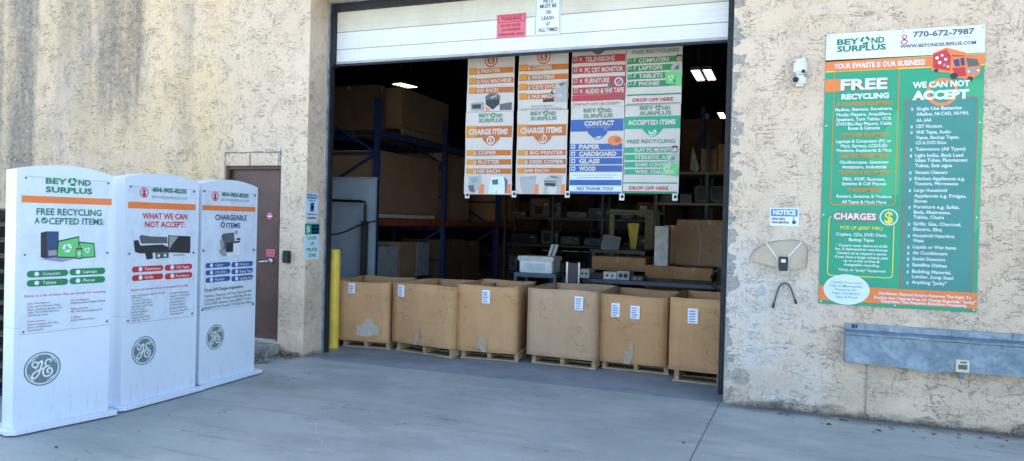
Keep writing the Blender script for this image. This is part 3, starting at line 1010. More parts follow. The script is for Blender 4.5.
small_notice('pets_sign', 'tall white sign about pets on leash hanging on the shutter', 'sign', 535.5, -3, 560.2, 35, yd-.006, 'w', f_pets)

# two signs on the left reveal of the doorway (they face the opening)


def reveal_sign(name, label, px0, py0, px1, py1, fill, rows):
    # plane X = XL facing +X
    def at(px, py):
        dd = ray(px, py)
        return CAM+dd*((XL-CAM.x)/dd.x)
    a, c = at(px0, py0), at(px1, py1)
    r_ = root(name, label, 'sign', (XL, a.y, c.z), R(90))
    wd, ht = c.y-a.y, a.z-c.z
    b = MB()
    b.box(0, wd, -.004, -.001, 0, ht, K[fill])
    s = Sheet((XL+.004, a.y, c.z), R(90))
    for it in rows:
        k = it[0]
        if k == 'r':
            s.rrect(it[1]*wd, it[2]*wd, it[3]*ht, it[4]*ht, .004, it[5], 1)
        elif k == 't':
            vs, fs, asp = text_mesh(it[1], .03)
            x0_, x1_, z0_, z1_ = it[2]*wd, it[3]*wd, it[4]*ht, it[5]*ht
            s.t.add([s.pt(x0_+x*(x1_-x0_), z0_+y_*(z1_-z0_), 2) for x, y_ in vs], fs, K[it[6]])
    s.into(b, -.004)
    b.build('plate', r_)


reveal_sign('camera_notice_sign', 'upper white and blue notice with round camera mark on the doorway reveal', 305.8, 192.4, 317.5, 222, 'pb',
            [('r', .08, .92, .80, .95, 'b'), ('t', 'NOTICE', .12, .88, .835, .915, 'w'), ('t', 'SMILE', .2, .8, .71, .76, 'b'), ('r', .36, .66, .36, .66, 'b'), ('r', .44, .58, .44, .54, 'w'), ('t', "You're on", .1, .9, .24, .30, 'k'), ('t', 'CAMERA', .12, .88, .10, .17, 'k')])
reveal_sign('dock_notice_sign', 'lower pale blue notice with green header on the doorway reveal', 304.6, 223.5, 318.5, 259.2, 'pb',
            [('r', .0, 1, .70, 1, 'tg'), ('r', .45, .96, .72, .97, 'w'), ('t', '5', .1, .35, .76, .92, 'w'), ('t', 'MPH', .5, .9, .86, .93, 'b'), ('t', 'LIMIT', .5, .92, .76, .82, 'b'), ('t', 'LOOK', .2, .8, .56, .65, 'tg'), ('t', 'UP', .38, .62, .40, .49, 'tg'), ('t', 'TRUCK', .1, .9, .24, .33, 'tg'), ('t', 'ZONE', .25, .78, .08, .17, 'tg')])

# wall-mounted camera / floodlight
a = onY(800, 76)
r_ = root('security_camera', 'small white security camera with black lens high on the wall left of the green board', 'camera', (a.x, 0, a.z))
b = MB()
b.box(-.055, .055, -.10, 0, .0, .125, mat('camera_white', (.7, .72, .74), .4), .02)
b.box(-.045, .045, -.085, -.01, .10, .138, mat('camera_white', (.7, .72, .74), .4), .012)
b.build('housing', r_)
b = MB()
b.box(-.05, .05, -.085, 0, -.10, -.004, mat('camera_white', (.7, .72, .74), .4), .02)
b.lathe([(.0, 0), (.03, 0), (.03, .03), (0, .035)], mat('camera_white', (.7, .72, .74), .4), 16, Matrix.Translation((-.035, -.075, -.05)) @ Matrix.Rotation(R(90), 4, 'X'))
b.build('lower_head', r_)
b = MB()
b.lathe([(0, .01), (.022, .008), (.026, 0), (.02, -.01)], BLK(), 16, Matrix.Translation((-.036, -.108, -.05)) @ Matrix.Rotation(R(90), 4, 'X'))
b.build('lens', r_)
b = MB()
b.lathe([(0, .005), (.014, .004), (.016, 0)], BLK(), 16, Matrix.Translation((.025, -.112, .018)) @ Matrix.Rotation(R(90), 4, 'X'))
b.build('lens', r_)

# curved hood with bracket rods and bell box
a0 = onY(785, 258, 0)
hd = root('bell_hood', 'curved tan plastic hood over a black bell box on the wall below the NOTICE sign', 'hood', (a0.x, 0, a0.z))
m_h = NT('hood_plastic')
m_h.out((.58, .46, .31), .35, 0, m_h.bump(m_h.noise(m_h.pos, 6, 3), .02, .3))
m_h.b.inputs['Alpha'].default_value = .7
m_h = m_h.m
b = MB()
arc = [(749, 259), (753, 252.5), (760, 246.5), (768, 242.6), (777, 240.7), (788, 240), (797, 240.2), (803, 241.8), (806.8, 245.5), (807.8, 251), (807.3, 259), (806.3, 268)]
pts = [onY(x, y, 0)-Vector((a0.x, 0, a0.z)) for x, y in arc]
cen = onY(782, 268, 0)-Vector((a0.x, 0, a0.z))
rings = []
nR = 8
for i in range(nR+1):
    t = i/nR            # 0 at wall rim .. 1 inner mouth
    ang = t*math.pi/2
    rings.append([(cen.x+(p.x-cen.x)*math.cos(ang*.92), -.005-.11*math.sin(ang), cen.z+(p.z-cen.z)*math.cos(ang*.92)) for p in pts])
vs = [q for r__ in rings for q in r__]
n_ = len(pts)
fs = [(j*n_+i, j*n_+i+1, (j+1)*n_+i+1, (j+1)*n_+i) for j in range(nR) for i in range(n_-1)]
b.add(vs, fs, m_h, True)
b.build('shell', hd)
b = MB()
b.tube([Vector(p)+Vector((0, -.006, 0)) for p in pts], .003, mat('hood_rim', (.25, .21, .15), .5), 8)
b.build('rim', hd)
m_rod = mat('white_rod', (.75, .75, .72), .4)
for seq in (((766.5, 243.5), (777, 257.5), (777.5, 279.5)), ((801.5, 242.5), (788.7, 256), (788.2, 279.5))):
    b = MB()
    q = [onY(x, y, -.135)-Vector((a0.x, 0, a0.z)) for x, y in seq]
    b.tube([(q[0].x, -.01, q[0].z+.0), (q[0].x, -.125, q[0].z)]+q, .006, m_rod, 8)
    b.build('bracket_rod', hd)
b = MB()
q0, q1 = onY(779, 256.5, -.14)-Vector((a0.x, 0, a0.z)), onY(787.6, 271, -.14)-Vector((a0.x, 0, a0.z))
b.box(q0.x, q1.x, -.155, -.12, q1.z, q0.z, BLK(), .004)
b.build('bell_box', hd)
b = MB()
b.box(q0.x+.018, q1.x-.018, -.158, -.155, q0.z-.05, q0.z-.022, K['w'], .002)
b.build('button', hd)
a1 = onY(785, 283, 0)
b = MB()
pl = [onY(x, y, -.03)-Vector((a1.x, 0, a1.z)) for x, y in ((773, 307), (774.5, 301), (776.8, 293), (779.3, 286.8), (781.8, 284), (784.8, 283), (787.8, 284), (790, 286.6), (792.2, 292), (794.3, 297.8), (796, 303))]
b.tube(pl, .0085, mat('hose_black', (.11, .09, .08), .6), 10)
r_ = root('hose_loop', 'dark brown rubber hose bent into an upside down V on the wall under the hood', 'hose', (a1.x, 0, a1.z))
b.build('hose', r_)
for e in (0, -1):
    b = MB()
    dd = (pl[e]-pl[1 if e == 0 else -2]).normalized()
    b.tube([pl[e]-dd*.03, pl[e]+dd*.006], .0115, BLK(), 10)
    b.build('end_cap', r_)
b = MB()
b.tube([(0, -.01, 0), (0, -.035, 0)], .006, STEEL(), 8)
b.build('hook', r_)
a2 = onY(761.5, 291)
b = MB()
b.lathe([(0, .006), (.035, .005), (.038, 0)], mat('old_plaster', (.45, .46, .47), .9), 20, Matrix.Rotation(R(90), 4, 'X'))
r_ = root('cover_plate', 'small round grey cover plate on the wall left of the bent hose', 'cover plate', (a2.x, 0, a2.z))
b.build('plate', r_)

# galvanised trough on the wall
tr = root('metal_trough', 'long dented galvanised metal cable trough fixed low on the wall', 'trough', (.99, 0, .46))
yf = -.13
zt0 = onY(846, 322.5, 0).z-.46
zf = onY(846, 333, yf).z-.46
zb = onY(846, 362.5, yf).z-.46
b = MB()
LEN = 2.6
N_ = 60
ring = []
vs, fs = [], []
for i in range(N_+1):
    x = LEN*i/N_
    dent = .012*math.exp(-((x-.55)/.13)**2)
    bulge = -.022*math.exp(-((x-.62)/.16)**2)
    jit = .002*math.sin(x*17)+.0015*math.sin(x*41)
    pr = [(-.002, zt0), (-.022, zt0-.002), (-.026, zf+.022), (yf+.006, zf+.010+jit), (yf-.004, zf+.006+jit), (yf-.004, zf-.012+jit), (yf+.010+dent, zf-.018), (yf+.006+dent*1.6, (zf+zb)/2), (yf+.004+dent*.5, zb+bulge+jit), (yf+.02, zb+bulge-.002), (-.002, zb+.0)]
    vs += [(x, p[0], p[1]) for p in pr]
npf = len(pr)
for i in range(N_):
    for k in range(npf-1):
        fs.append((i*npf+k, i*npf+k+1, (i+1)*npf+k+1, (i+1)*npf+k))
fs.append(tuple(range(npf)))
fs.append(tuple(range(N_*npf, (N_+1)*npf))[::-1])
b.add(vs, fs, M_GALV)
o = b.build('trough_body', tr)
for x in (.38, .80, 1.22, 1.7):
    b = MB()
    b.box(x, x+.012, -.034, -.022, zf+.03, zt0-.004, M_GALV)
    b.build('bracket', tr)
b = MB()
b.box(.055, .075, -.03, -.024, zf+.035, zt0-.01, BLK())
b.box(.082, .098, -.03, -.024, zf+.035, zt0-.01, BLK())
b.build('black_clip', tr)
q0, q1 = onY(956, 357.5, yf-.004), onY(969.5, 373, yf-.004)
b = MB()
X_ = Matrix.Rotation(R(3), 4, 'Y')
lx, lz = q0.x-.99, q1.z-.46
b.box(lx, lx+.095, yf-.008, yf-.0, lz, lz+.1, mat('label_yellow', (.58, .56, .40), .6), .002)
b.build('yellow_label', tr)
b = MB()
b.box(lx+.018, lx+.08, yf-.011, yf-.008, lz+.025, lz+.062, mat('label_dark', (.10, .10, .08), .6))
b.box(lx+.03, lx+.075, yf-.011, yf-.008, lz+.075, lz+.088, K['dgy'])
b.build('label_window', tr)
b = MB()
b.box(lx+.03, lx+.068, -.085, -.045, zb-.065, zb-.0, M_GALV, .006)
b.build('drain_stub', tr)
# thin conduit
p0, p1 = onY(868, 345), onY(865, 397)
b = MB()
b.tube([(p0.x, -.012, .70), (p0.x-.003, -.012, .45), (p0.x-.006, -.010, .04)], .004, mat('wire_grey', (.38, .36, .32), .7), 8)
tag(b.build('wire'), 'thin grey wire running down the wall below the trough to the ground', 'wire')

# ------------------------------------------------------------------ bollard
bp = onG(332.2, 349.5)
bd = Vector((bp.x-CAM.x, bp.y-CAM.y, 0)).normalized()*.075
r_ = root('bollard', 'yellow steel bollard inside the left edge of the doorway', 'bollard', (bp.x+bd.x, bp.y+bd.y, 0))
bh = (lambda dd: (CAM+dd*((bp.y+bd.y-CAM.y)/dd.y)).z)(ray(332.5, 248.6))
m_y = mat('bollard_yellow', (.72, .50, .055), .45, 0, .14, 4)
b = MB()
b.lathe([(.074, 0), (.074, bh-.036), (.07, bh-.016), (.055, bh-.004), (0, bh)], m_y, 32)
b.build('post', r_)
b = MB()
b.lathe([(.0755, .02), (.088, .018), (.09, .0)], mat('bollard_base', (.35, .27, .08), .7), 32)
b.build('base_ring', r_)


# ------------------------------------------------------------------ pallets and gaylord boxes
def pallet(x, y, rz, w_, d_, h_, label, group, m=M_WOOD, z=0.0):
    r_ = root('pallet', label, 'pallet', (x, y, z), rz, group)
    b = MB()
    for k in range(3):
        xc = -w_/2+.03+(w_-.06)*k/2
        jit = random.uniform(-.01, .01)
        b2 = MB()
        b2.box(xc-.024+jit, xc+.024+jit, .012, d_-.01, .018, h_-.018, m, .003)
        b2.build('stringer', r_)
    for nm, z0, nb in (('bottom_board', 0.0, 4), ('deck_board', h_-.0175, 6)):
        for k in range(nb):
            yc = .05+(d_-.1)*k/(nb-1)
            b2 = MB()
            b2.box(-w_/2+random.uniform(-.01, .01), w_/2+random.uniform(-.01, .01), yc-.045, yc+.045, z0+.0005, z0+.0175, m, .002)
            b2.build(nm, r_)
    return r_


M_WRAP = mat('white_wrap', (.66, .58, .48), .3, 0, .10, 30)
M_WRAP.node_tree.nodes['Principled BSDF'].inputs['Alpha'].default_value = .5
M_LBL = mat('paper_label', (.74, .76, .82), .6, 0, .05)
M_TAPE = mat('clear_tape', (.56, .44, .32), .2, 0, .12, 30, .4)
M_TAPE.node_tree.nodes['Principled BSDF'].inputs['Alpha'].default_value = .55


def gaylord(fl, fr, z0, h, depth, label, m, labels, tape=None, lean=0.0, seed=0):
    """open-topped bulk carton; fl/fr front bottom corners on the pallet"""
    fl, fr = Vector(fl), Vector(fr)
    d_ = fr-fl
    rz = math.atan2(d_.y, d_.x)
    wd = d_.length
    r_ = root('bulk_box', label, 'cardboard box', (fl.x, fl.y, z0), rz, 'bulk cardboard boxes lined up in the doorway')
    rnd = random.Random(seed)
    b = MB()
    nx, nz = 10, 8
    th = .014

    def wall(p0, p1, nrm, am):
        vs = []
        for side in (0, 1):
            for j in range(nz+1):
                for i in range(nx+1):
                    t, q = i/nx, j/nz
                    bul = am*math.sin(math.pi*t)*(.4+.6*math.sin(math.pi*q*.8))+.004*math.sin(t*11+q*5+seed)*math.sin(math.pi*t)
                    top = .006*math.sin(t*6+seed)*q**6
                    p = p0.lerp(p1, t)+nrm*(bul-side*th)+Vector((lean*q*.02, 0, h*q+top))
                    vs.append(p)
        N1 = (nx+1)*(nz+1)
        fs = []
        for j in range(nz):
            for i in range(nx):
                a = j*(nx+1)+i
                fs.append((a, a+1, a+nx+2, a+nx+1))
                fs.append((a+N1, a+nx+1+N1, a+nx+2+N1, a+1+N1))
        for i in range(nx):
            a = nz*(nx+1)+i
            fs.append((a, a+1, a+1+N1, a+N1))
        for j in range(nz):
            for e in (0, nx):
                a = j*(nx+1)+e
                fs.append((a, a+nx+1, a+nx+1+N1, a+N1))
        b.add(vs, fs, m, True)
    c = [Vector((0, 0, 0)), Vector((wd, 0, 0)), Vector((wd, depth, 0)), Vector((0, depth, 0))]
    wall(c[0], c[1], Vector((0, -1, 0)), .018)
    wall(c[1], c[2], Vector((1, 0, 0)), .012)
    wall(c[3], c[2], Vector((0, 1, 0)), .012)
    wall(c[0], c[3], Vector((-1, 0, 0)), .012)
    b.box(.012, wd-.012, .012, depth-.012, .0185, .024, m)
    ob = b.build('carton', r_)
    for (u, v, lw, lh) in labels:
        lw, lh = lw*.86, lh*.9
        b = MB()
        bow = .018*math.sin(math.pi*u)*(.4+.6*math.sin(math.pi*v*.8))
        b.box(u*wd-lw/2, u*wd+lw/2, -bow-.012, -bow-.0055, v*h-lh, v*h, M_LBL, .0005)
        bb = b
        for q in range(5):
            zz_ = v*h-lh*.15-q*lh*.17
            bb.box(u*wd-lw*.38, u*wd+lw*(.1+.27*rnd.random()), -bow-.0132, -bow-.0122, zz_-lh*.09, zz_, mat('label_ink', (.22, .28, .48), .6) if q < 3 else mat('label_ink_dark', (.30, .32, .40), .6))
        b.build('label_sheet', r_)
    if tape:
        u, v, tw, thh, patch = tape
        b = MB()
        for q in range(7 if patch else 3):
            ww, hh = tw*rnd.uniform(.4, .9), thh*rnd.uniform(.3, .7)
            uu, vv = u*wd+rnd.uniform(-tw/3, tw/3), v*h+rnd.uniform(-thh/3, thh/3)
            vv = max(vv, hh/2+.002)
            b.box(uu-ww/2, uu+ww/2, -.026-.0006*q, -.0255-.0006*q+.001, vv-hh/2, vv+hh/2, M_WRAP if patch else M_TAPE)
        b.build('tape', r_)
    return r_


def gp(px, py):
    return onG(px, py)


specs = [
    # pallet front-left/right px, z pallet, box front corners px(bottom), top h, label
    ((339.5, 346.3), (391, 350.2), .10, 'leftmost bulk cardboard box beside the yellow bollard, patched with white wrap', 0, [(.40, .97, .10, .14)], (.72, .27, .24, .20, True)),
    ((393, 350.2), (452.5, 359.2), .125, 'bulk cardboard box with one label near its left corner, second from the bollard', 0, [(.16, .96, .11, .155)], (.45, .12, .09, .24, False)),
    ((457.5, 358), (519.5, 363.0), .11, 'bulk cardboard box with one label above its centre, standing under the banners', 0, [(.50, .94, .11, .17)], (.48, .12, .12, .26, False)),
    ((528, 362.8), (596.5, 370.4), .115, 'pale bulk cardboard box with a tilted label near its top right corner', 1, [(.76, .92, .115, .17)], None),
    ((599.5, 368.5), (670.5, 375.6), .10, 'bulk cardboard box with two labels side by side near the top', 2, [(.25, .88, .11, .17), (.54, .86, .12, .16)], (.48, .12, .09, .26, False)),
    ((675.5, 382), (718, 386.7), .14, 'rightmost bulk cardboard box on a raised pallet beside the right jamb', 2, [(.25, .86, .12, .17)], (.80, .3, .05, .5, False)),
]
tops = [.82, .835, .86, .862, .832, .875]
for i, (a, c, ph, lab, mi, lbs, tp) in enumerate(specs):
    A_, C_ = onG(*a), onG(*c)
    if i == 5:
        A_, C_ = onG(669.5, 381.5), None
        A_ = Vector((-.585, .72, 0))
        C_ = Vector((.40, .66, 0))
    d_ = (C_-A_)
    wd = d_.length
    rz = math.atan2(d_.y, d_.x)
    mid = (A_+C_)/2
    pallet(mid.x-math.sin(rz)*.018, mid.y+math.cos(rz)*.018, rz, wd-.045, .98, ph, 'wooden pallet under the '+lab.replace('bulk cardboard box', 'box', 1).split(',')[0], 'pallets under the bulk boxes')
    n_ = Vector((-math.sin(rz), math.cos(rz), 0))
    e_ = d_.normalized()
    if i == 0:
        A_ = A_-e_*.14
        wd += .14
    gaylord(A_-n_*.004-e_*.02, A_-n_*.004+e_*(wd-(.02 if i in (1, 3) else .05)), ph-.016, tops[i]-ph+.016, .92, lab, M_CARD[mi], lbs, tp, 0, i*3+1)

# ------------------------------------------------------------------ display stands
SH1, SH2 = 1.885, 1.885


def arch(wd, h, dh=.052, n=14):
    return [(0, 0), (wd, 0)]+[(wd*(1-i/n), h+dh*(1-(2*i/n-1)**2)) for i in range(n+1)]


def stand(A_, B_, label, art):
    """double board stand, printed side faces the yard; A_ near bottom corner, B_ far"""
    A_, B_ = Vector(A_), Vector(B_)
    d_ = B_-A_
    wd = math.hypot(d_.x, d_.y)
    rz = math.atan2(d_.y, d_.x)
    r_ = root('display_stand', label, 'display stand', (A_.x, A_.y, 0), rz, 'white printed display stands beside the side door')
    zb_ = .045
    hh = SH1-zb_
    th = .165
    b = MB()
    pr = [(x, z+zb_) for x, z in arch(wd, hh)]
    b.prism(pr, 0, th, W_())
    o = b.build('panel', r_)
    b = MB()
    zs2 = .755
    b.box(-.0012, wd+.0012, -.0006, th+.0012, zs2, zs2+.003, mat('seam_grey', (.34, .38, .43), .6))
    b.build('seam', r_)
    b = MB()
    xa, xb_ = -.055, wd+.055
    ya, yb_ = -.075, th+.075
    ch = .045
    pl_ = [(xa+ch, ya), (xb_-ch*.5, ya), (xb_, ya+ch), (xb_, yb_), (xa, yb_), (xa, ya+ch)]
    n2 = len(pl_)
    vs = [(x, y, .012) for x, y in pl_]+[(x, y, .040) for x, y in pl_]+[(x+(.008 if x < wd/2 else -.008), y+(.008 if y < 0 else -.008), .045) for x, y in pl_]
    fs = [tuple(range(n2))[::-1], tuple(range(2*n2, 3*n2))]
    for k in range(2):
        fs += [(k*n2+i, k*n2+(i+1) % n2, (k+1)*n2+(i+1) % n2, (k+1)*n2+i) for i in range(n2)]
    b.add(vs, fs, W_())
    b.build('base_plate', r_)
    b = MB()
    b.box(.02, wd-.02, -.01, th+.01, .0, .0125, m_blk)
    b.build('foot', r_)
    s = Sheet((A_.x, A_.y, 0), rz)
    # second Sheet offset slightly in front of the panel
    b = MB()
    z0_, z1_, zt_ = art(s, wd)
    b.add([(.03, -.001, z0_), (wd-.03, -.001, z1_), (wd-.03, -.001, zt_), (.03, -.001, zt_)], [(0, 1, 2, 3)], ink('sheet_white_sky_tint', (.61, .685, .775), .28))  # white sheet carrying the same painted skylight blue
    s.into(b, -.001)
    b.build('poster', r_)
    b = MB()
    s.g = MB()
    art(s, wd, True)
    s.into(b, -.001)
    b.build('emblem', r_)
    return r_


def emblem(s, px, py, ry):
    u, v = s.P(px, py)
    r = abs(s.P(px, py+ry)[1]-v)

    def ring(r1, r2, c, l, n=44):
        A1 = [(u+r1*math.cos(2*math.pi*i/n), v+r1*math.sin(2*math.pi*i/n)) for i in range(n)]
        if r2 == 0:
            return s.poly(A1, c, l)
        A2 = [(u+r2*math.cos(2*math.pi*i/n), v+r2*math.sin(2*math.pi*i/n)) for i in range(n)]
        s.g.add([s.pt(x, y, l) for x, y in A1+A2], [(i, (i+1) % n, (i+1) % n+n, i+n) for i in range(n)], K[c])
    ring(r, r*.93, 'ggy', 1)
    ring(r*.84, 0, 'ggy', 1)
    for k in range(4):
        a = R(90*k+62)
        pts = []
        for t in range(7):
            aa = a-R(44)*t/6
            pts.append((u+r*(.85-.015*t)*math.cos(aa), v+r*(.85-.015*t)*math.sin(aa)))
        q = []
        for t in range(7):
            aa = a-R(44)*(6-t)/6
            q.append((u+r*(.85-.13*math.sin(math.pi*min(1, (6-t)/6*.9)))*math.cos(aa), v+r*(.85-.13*math.sin(math.pi*min(1, (6-t)/6*.9)))*math.sin(aa)))
        s.poly(pts+q, 'w', 1.8)
    T = lambda L: [(u+x*r, v+y*r) for x, y in L]
    s.stroke(T([(-.36, .16), (-.52, .18), (-.56, .36), (-.40, .46), (-.26, .34), (-.30, .14), (-.44, .06)]), r*.085, 'w', 2.4)
    s.stroke(T([(-.26, .34), (-.06, .46), (-.04, .30), (-.12, .02), (-.22, -.30), (-.40, -.50), (-.56, -.42), (-.50, -.22), (-.26, -.08), (.04, .02)]), r*.10, 'w', 2.5)
    s.stroke(T([(.44, .34), (.40, .50), (.22, .48), (.14, .30), (.22, .14), (.38, .12)]), r*.085, 'w', 2.6)
    s.stroke(T([(.24, .13), (.08, .02), (.02, -.24), (.14, -.46), (.38, -.44), (.52, -.24), (.44, -.02), (.28, -.06), (.26, -.24), (.38, -.26)]), r*.10, 'w', 2.8)


def border(s, pts, c='gy'):
    q = [s.P(*p) for p in pts]
    for i in range(len(q)-1):
        a, b_ = Vector(q[i]), Vector(q[i+1])
        t = (b_-a).normalized()
        n_ = Vector((-t.y, t.x))*.0012
        s.poly([tuple(a+n_), tuple(b_+n_), tuple(b_-n_), tuple(a-n_)], c, 1)


def pins(s, pts):
    for x, y in pts:
        s.disc(x, y, 1.1, 'dgy', 1.5)


def art1(s, wd, em=False):
    if em:
        return emblem(s, 42.4, 368.6, 16.8)
    s.rect(21.5, 111.5, 198.4, 6.6, 'o', 1, 202.4)
    s.logo(45.5, 92, 180.7, 189.4, 5.4, 'g', 183.2, 191.2)
    s.text('FREE RECYCLING', 36.3, 101.3, 211.2, 6.4, 'dg', .02, 3, 213)
    s.text('A', 34.3, 39.5, 220.3, 6.2, 'dg', .02, 3, 220.5)
    s.text('CEPTED ITEMS:', 48.5, 104, 220.7, 6.2, 'dg', .02, 3, 222)
    s.disc(44.3, 220.4, 3.2, 'dg', 2)
    c_ = s.P(44.3, 220.4)
    s.stroke([(c_[0]-.012, c_[1]+.002), (c_[0]-.003, c_[1]-.010), (c_[0]+.014, c_[1]+.012)], .006, 'w', 3)
    # computer tower, laptop, tablet, phone
    s.ppoly([(40.6, 232.6), (46.8, 231.2), (46.8, 258.6), (40.6, 257.4)], 'k', 1)
    s.ppoly([(46.8, 231.2), (58.6, 231.4), (58.4, 256.5), (46.8, 258.6)], 'nb', 1)
    s.ppoly([(48.2, 250.5), (56.6, 249.8), (56.6, 255.2), (48.2, 256)], 'gy', 2)
    s.ppoly([(40, 259.2), (56, 257.0), (77, 258), (62, 262)], 'vb', 2)
    s.ppoly([(57.6, 240.8), (79, 236), (78.4, 258.2), (56.2, 257.6)], 'k', 2.6)
    s.ppoly([(58.6, 242), (78.2, 237.4), (77.5, 257), (57.2, 256.4)], 'lg', 3)
    s.ppoly([(78.6, 241.6), (94.0, 243.0), (95.3, 257.3), (81.7, 258.2)], 'k', 2.6)
    s.ppoly([(79.4, 242.9), (93.2, 244.0), (94.2, 256.3), (81.9, 257)], 'lg', 3)
    s.ppoly([(75.4, 248.2), (81.8, 248.0), (81.9, 258.8), (75.4, 259)], 'k', 3.3)
    s.ppoly([(76.2, 249.6), (81.1, 249.5), (81.2, 257.6), (76.2, 257.8)], 'lg', 3.6)
    for x, y, r_ in ((66.8, 248, .036), (86.8, 250, .022), (78.7, 253.5, .014)):
        c_ = s.P(x, y)
        s.recycle(c_[0], c_[1], r_, 'w', 4.2)
    for xa, xb_, y, yb_, st in ((26.6, 68, 274.4, 272.6, 'Computers'), (69.3, 105, 272.3, 270.6, 'Laptops'), (26.6, 68, 283.4, 281.6, 'Tablets'), (69.3, 105, 281.2, 279.0, 'Phones')):
        s.pill(xa, xb_, y, 6.6, 'g', 1, yb_)
        q = (xb_-xa)
        s.disc(xa+q*.24, y-(y-yb_)*.24, 2.3, 'w', 2)
        s.text(st, xa+q*.38, xa+q*.38+len(st)*1.95, y-(y-yb_)*.4, 3.0, 'w', .01, 3, y-(y-yb_)*.8)
    s.text('Below is a list of items that we accept for recycling:', 24.3, 105.8, 295.9, 2.6, 'r', 0, 2, 291.4)
    y = 303.4
    for k, (st, c) in enumerate((('Audio / Video Equipment', 'r'), ('Radios, Stereos, Receivers, Media', 'dgy'), ('Players, Amplifiers, Speakers, Turn', 'dgy'), ('Tables, VCR, DVD/Blu-Ray Players', 'dgy'), ('Cable Boxes & Cameras', 'dgy'), ('', ''), ('Computer Equipment', 'r'), ('Laptops & Computers (PC or Mac)', 'dgy'), ('Servers, LCD/LED Monitors', 'dgy'), ('Keyboards & Mice', 'dgy'))):
        if st:
            s.text(st, 27, 27+len(st)*1.0, y+k*3.0, 2.0, c, 0, 2, y+k*3.0-len(st)*(.05+.003*k))
    for k, (st, c) in enumerate((('Lab / Test Equipment', 'r'), ('Oscilloscopes, Spectrum Analyzers, Industrial', 'dgy'), ('', ''), ('Telephone Equipment', 'r'), ('PBX, VOIP, Business Systems & Cell', 'dgy'), ('', ''), ('IT Equipment', 'r'), ('Routers, Switches & Modems', 'dgy'))):
        if st:
            s.text(st, 70.5, 70.5+min(34, len(st)*.92), 300+k*2.85, 2.0, c, 0, 2, 300+k*2.85-len(st)*(.05+.003*k))
    border(s, [(25, 176), (109, 181.8)])
    border(s, [(19.6, 335), (109.6, 324.4)])
    pins(s, [(25.8, 177.9), (108.2, 183.4), (24.8, 254.8), (107.3, 252.8), (23.2, 332), (106.8, 321.4)])
    return s.P(29, 334.2)[1], s.P(108, 324.8)[1], s.P(60, 178.6)[1]


def phone_head(s, cx, cy, r, xa, xb_, ya, yb_, cap, ya2, yb2):
    s.disc(cx, cy, r, 'r', 2, r_in=.82)
    s.disc(cx, cy-r*.35, r*.34, 'r', 2)
    s.disc(cx, cy+r*.42, r*.42, 'r', 2)
    s.text('404-905-8235', xa, xb_, ya, cap, 'dg', .04, 3, yb_)
    s.text('BEYONDSURPLUS.COM', xa, xb_+.4, ya2, cap*.68, 'gy', .0, 3, yb2)


